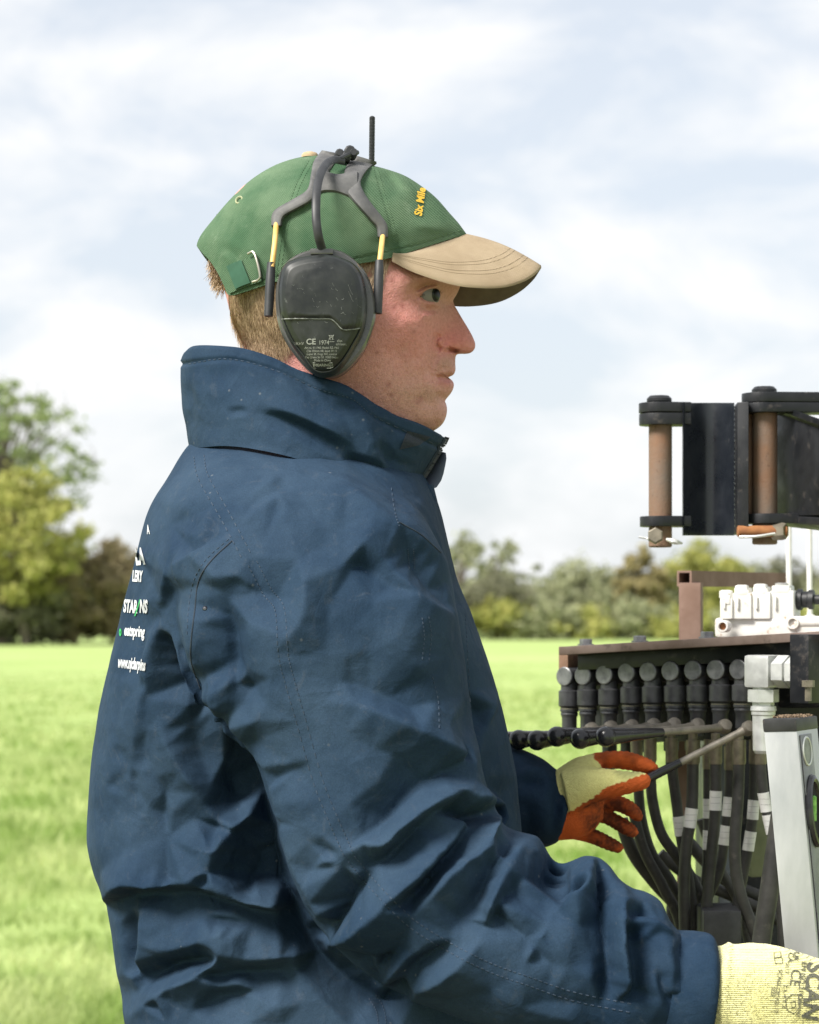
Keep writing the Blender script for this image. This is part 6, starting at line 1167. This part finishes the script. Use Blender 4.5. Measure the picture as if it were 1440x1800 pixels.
# concave web between the lugs, flanges either side
k = BY / F; yy = np.linspace(708, 941, 8); rows = []
a = np.linspace(-1, 1, 24)
rows = [[tuple(P(1201 + (t + 1) / 2 * 90, y, BY - .020 + .026 * (1 - t * t))) for t in a] for y in yy]
g1 = np.array(rows); g2 = g1 + [0, .008, 0]; mb = MB(); rg = np.concatenate([g1, g2[::-1], g1[:1]]); mb.add(rg.reshape(-1, 3), grid_faces(rg.shape[0], 24)); 
for s_ in (0, 23):
    col_ = np.concatenate([g1[:, s_], g2[::-1, s_]]); mb.add(col_, [list(range(len(col_)))])
mb.build('web_plate', mat('web_paint', (.007, .009, .013), (.014, .017, .023), rough=.2, rvar=.25, scale=26, detail=8, c3=(.06, .06, .062), s3=60, lo3=.62, hi3=.8), bl, sharp=40, fix=True)
mb = MB(); c = (P(1302, 712, BY - .012) + P(1302, 938, BY - .012)) / 2; mb.box(c, (.0055, -.002, 0), (.002, .03, 0), (0, 0, (938 - 712) / 2 * k), .001); mb.build('flange', M_steel, bl, sharp=30)
mb = MB(); mb.tube([P(1294 + .8 * math.sin(y), y, BY - .0185) for y in np.linspace(714, 936, 60)], .0016, 6); mb.build('weld_bead', M_steel, bl)
mb = MB(); c = (P(1315, 722, BY + .005) + P(1315, 905, BY + .005)) / 2; mb.box(c, (.0035, 0, 0), (0, .02, 0), (0, 0, (905 - 722) / 2 * k), .001); mb.build('flange', M_rust, bl, sharp=30)
mb = MB(); p0, p1 = P(1362, 722, 2.36), P(1480, 765, 2.22); p2, p3 = P(1362, 908, 2.36), P(1480, 905, 2.22)
mb.prism([p0, p1, p3, p2], (.02, .05, 0), .002); mb.build('boom_side', M_steel, bl, sharp=30)
mb = MB(); q0, q1 = P(1372, 712, 2.34), P(1500, 756, 2.18); mb.prism([q0, q1, q1 + Vector((0, .12, 0)), q0 + Vector((0, .06, 0))], (0, 0, -.007), .001); mb.build('boom_top', M_steel, bl, sharp=30)
mb = MB(); q0, q1 = P(1380, 906, 2.34), P(1500, 912, 2.18); mb.prism([q0, q1, q1 + Vector((0, .12, 0)), q0 + Vector((0, .06, 0))], (0, 0, -.008), .001); mb.build('boom_bottom', M_steel, bl, sharp=30)
# retaining bolts and wires through the pins
mb = MB(); mb.lathe(P(1152, 945, 2.332), (-.1, -1, .1), [(0, .0035), (.010, .0035), (.0101, .0085), (.016, .0085), (.017, .007)], 6); mb.build('retaining_bolt', M_ferr, bl, sharp=25)
mb = MB(); mb.tube([P(1123, 944, 2.335), P(1140, 947, 2.333), P(1150, 950, 2.32)], .0011, 6, 10); mb.tube([P(1172, 948, 2.335), P(1186, 952, 2.33), P(1199, 955, 2.335)], [.0015, .003, .0012], 8, 10); mb.build('cotter_wire', M_zinc, bl)
mb = MB(); mb.lathe(P(1296, 934, 2.31), (1, .0, 0), [(0, .0045), (.001, .006), (.05, .006)], 16); mb.build('retaining_bolt', M_orust, bl, sharp=30)
mb = MB(); mb.lathe(P(1372, 934, 2.31), (.8, -.5, 0), [(-.008, .009), (.002, .009), (.006, .008)], 6); mb.build('retaining_bolt', M_ferr, bl, sharp=25)
mb = MB(); mb.tube([P(1300, 944, 2.295), P(1330, 943, 2.29), P(1362, 938, 2.295)], .0016, 6, 12); mb.build('cotter_wire', M_zinc, bl)
# ------------------------------------------------------------------ spirit level
lv = empty('spirit_level', P(1400, 1900, 1.87), 'aluminium box spirit level leaning upright at the right edge', 'spirit level')
LY = 1.87; A0 = P(1343, 1285, LY); A1 = P(1401, 1284, LY); lo_ = (P(1386, 1740, LY) - P(1343, 1285, LY)); lo_ = lo_ * 1.5; dv = Vector((.026, .050, 0))
cpt = A0 + (A1 - A0) / 2 + dv / 2 + lo_ / 2
M_alu = mat('aluminium', (.40, .41, .415), (.50, .505, .51), rough=.4, rvar=.15, metal=.55, scale=40, detail=8, c3=(.36, .36, .35), s3=90, lo3=.66, hi3=.8, stretch=(1, 1, .3))
mb = MB(); mb.box(cpt, (A1 - A0) / 2, dv / 2, lo_ / 2, .0012); body_l = mb.build('body', M_alu, lv, sharp=30)
M_cap = mat('level_end_cap', (.014, .014, .015), (.032, .032, .033), rough=.55, scale=70, c3=(.12, .085, .055), s3=90, lo3=.6, hi3=.75)
un = lo_.normalized(); mb = MB(); mb.box(A0 + (A1 - A0) / 2 + dv / 2 - un * .0045, (A1 - A0) / 2 * 1.03, dv / 2 * 1.03, un * .0055, .0015); ec = mb.build('end_cap', M_cap, lv, sharp=30)
mb = MB(); rd = np.random.default_rng(3)
for i in range(520):
    s_, t_ = rd.uniform(.1, .98), rd.uniform(.25, .95); c = A0 + (A1 - A0) * s_ + dv * t_ - un * (.0103 + .0012 * rd.random()); r0 = rd.uniform(.0003, .0009); mb.box(c, Vector(rd.normal(0, 1, 3)).normalized() * r0, Vector(rd.normal(0, 1, 3)).normalized() * r0 * .6, Vector(rd.normal(0, 1, 3)).normalized() * r0 * .5)
tag(mb.build('dried_mud', mat('mud', (.14, .10, .065), (.22, .155, .10), rough=1, scale=300), ec, smooth=False, sharp=None), kind='stuff')
nf_ = dv.cross(un); nf_.normalize(); nf_ = nf_ if nf_.x > 0 else -nf_
fp = lambda s_, t_, l=0: A1 + dv * s_ + un * t_ + nf_ * l
mb = MB(); 
for s0, s1 in ((.08, .60),): mb.prism([fp(s0, .004, .0006), fp(s1, .004, .0006), fp(s1, .6, .0006), fp(s0, .6, .0006)], nf_ * .0008, .0003)
mb.build('face_strip', mat('anodised_grey', (.14, .145, .15), (.2, .205, .21), rough=.4, metal=.6, scale=60), lv, sharp=30)
def oval(c_s, c_t, rs, rt, r0, name, m, l=.0016):
    mb = MB(); a = np.linspace(0, 2 * np.pi, 37); mb.tube([fp(c_s + rs * math.cos(t), c_t + rt * math.sin(t), l) for t in a], r0, 8); return mb.build(name, m, lv)
def disc(c_s, c_t, rs, rt, name, m, l, parent=None):
    mb = MB(); a = np.linspace(0, 2 * np.pi, 32, endpoint=False); mb.prism([fp(c_s + rs * math.cos(t), c_t + rt * math.sin(t), l) for t in a], nf_ * .0008); return mb.build(name, m, parent or lv, sharp=30)
r1 = oval(.30, .018, .19, .0115, .0010, 'hang_hole_rim', M_zinc); disc(.30, .018, .18, .011, 'hang_hole', M_face, .0012, r1)
r2 = oval(.36, .068, .26, .027, .0036, 'vial_ring', M_grip, .002); disc(.36, .068, .27, .028, 'vial_window', mat('matt_black', (.006, .006, .006), rough=.9), .0016, r2)
mb = MB(); ctr = fp(.33, .066, .0010); mb.lathe(ctr - Vector((0, 0, .011)), (0, 0, 1), [(0, .002), (.001, .0034), (.021, .0034), (.022, .002)], 16)
mb.build('vial', mat('green_fluid', (.05, .28, .02), (.22, .50, .12), rough=.08, scale=260, spec=.8), r2)
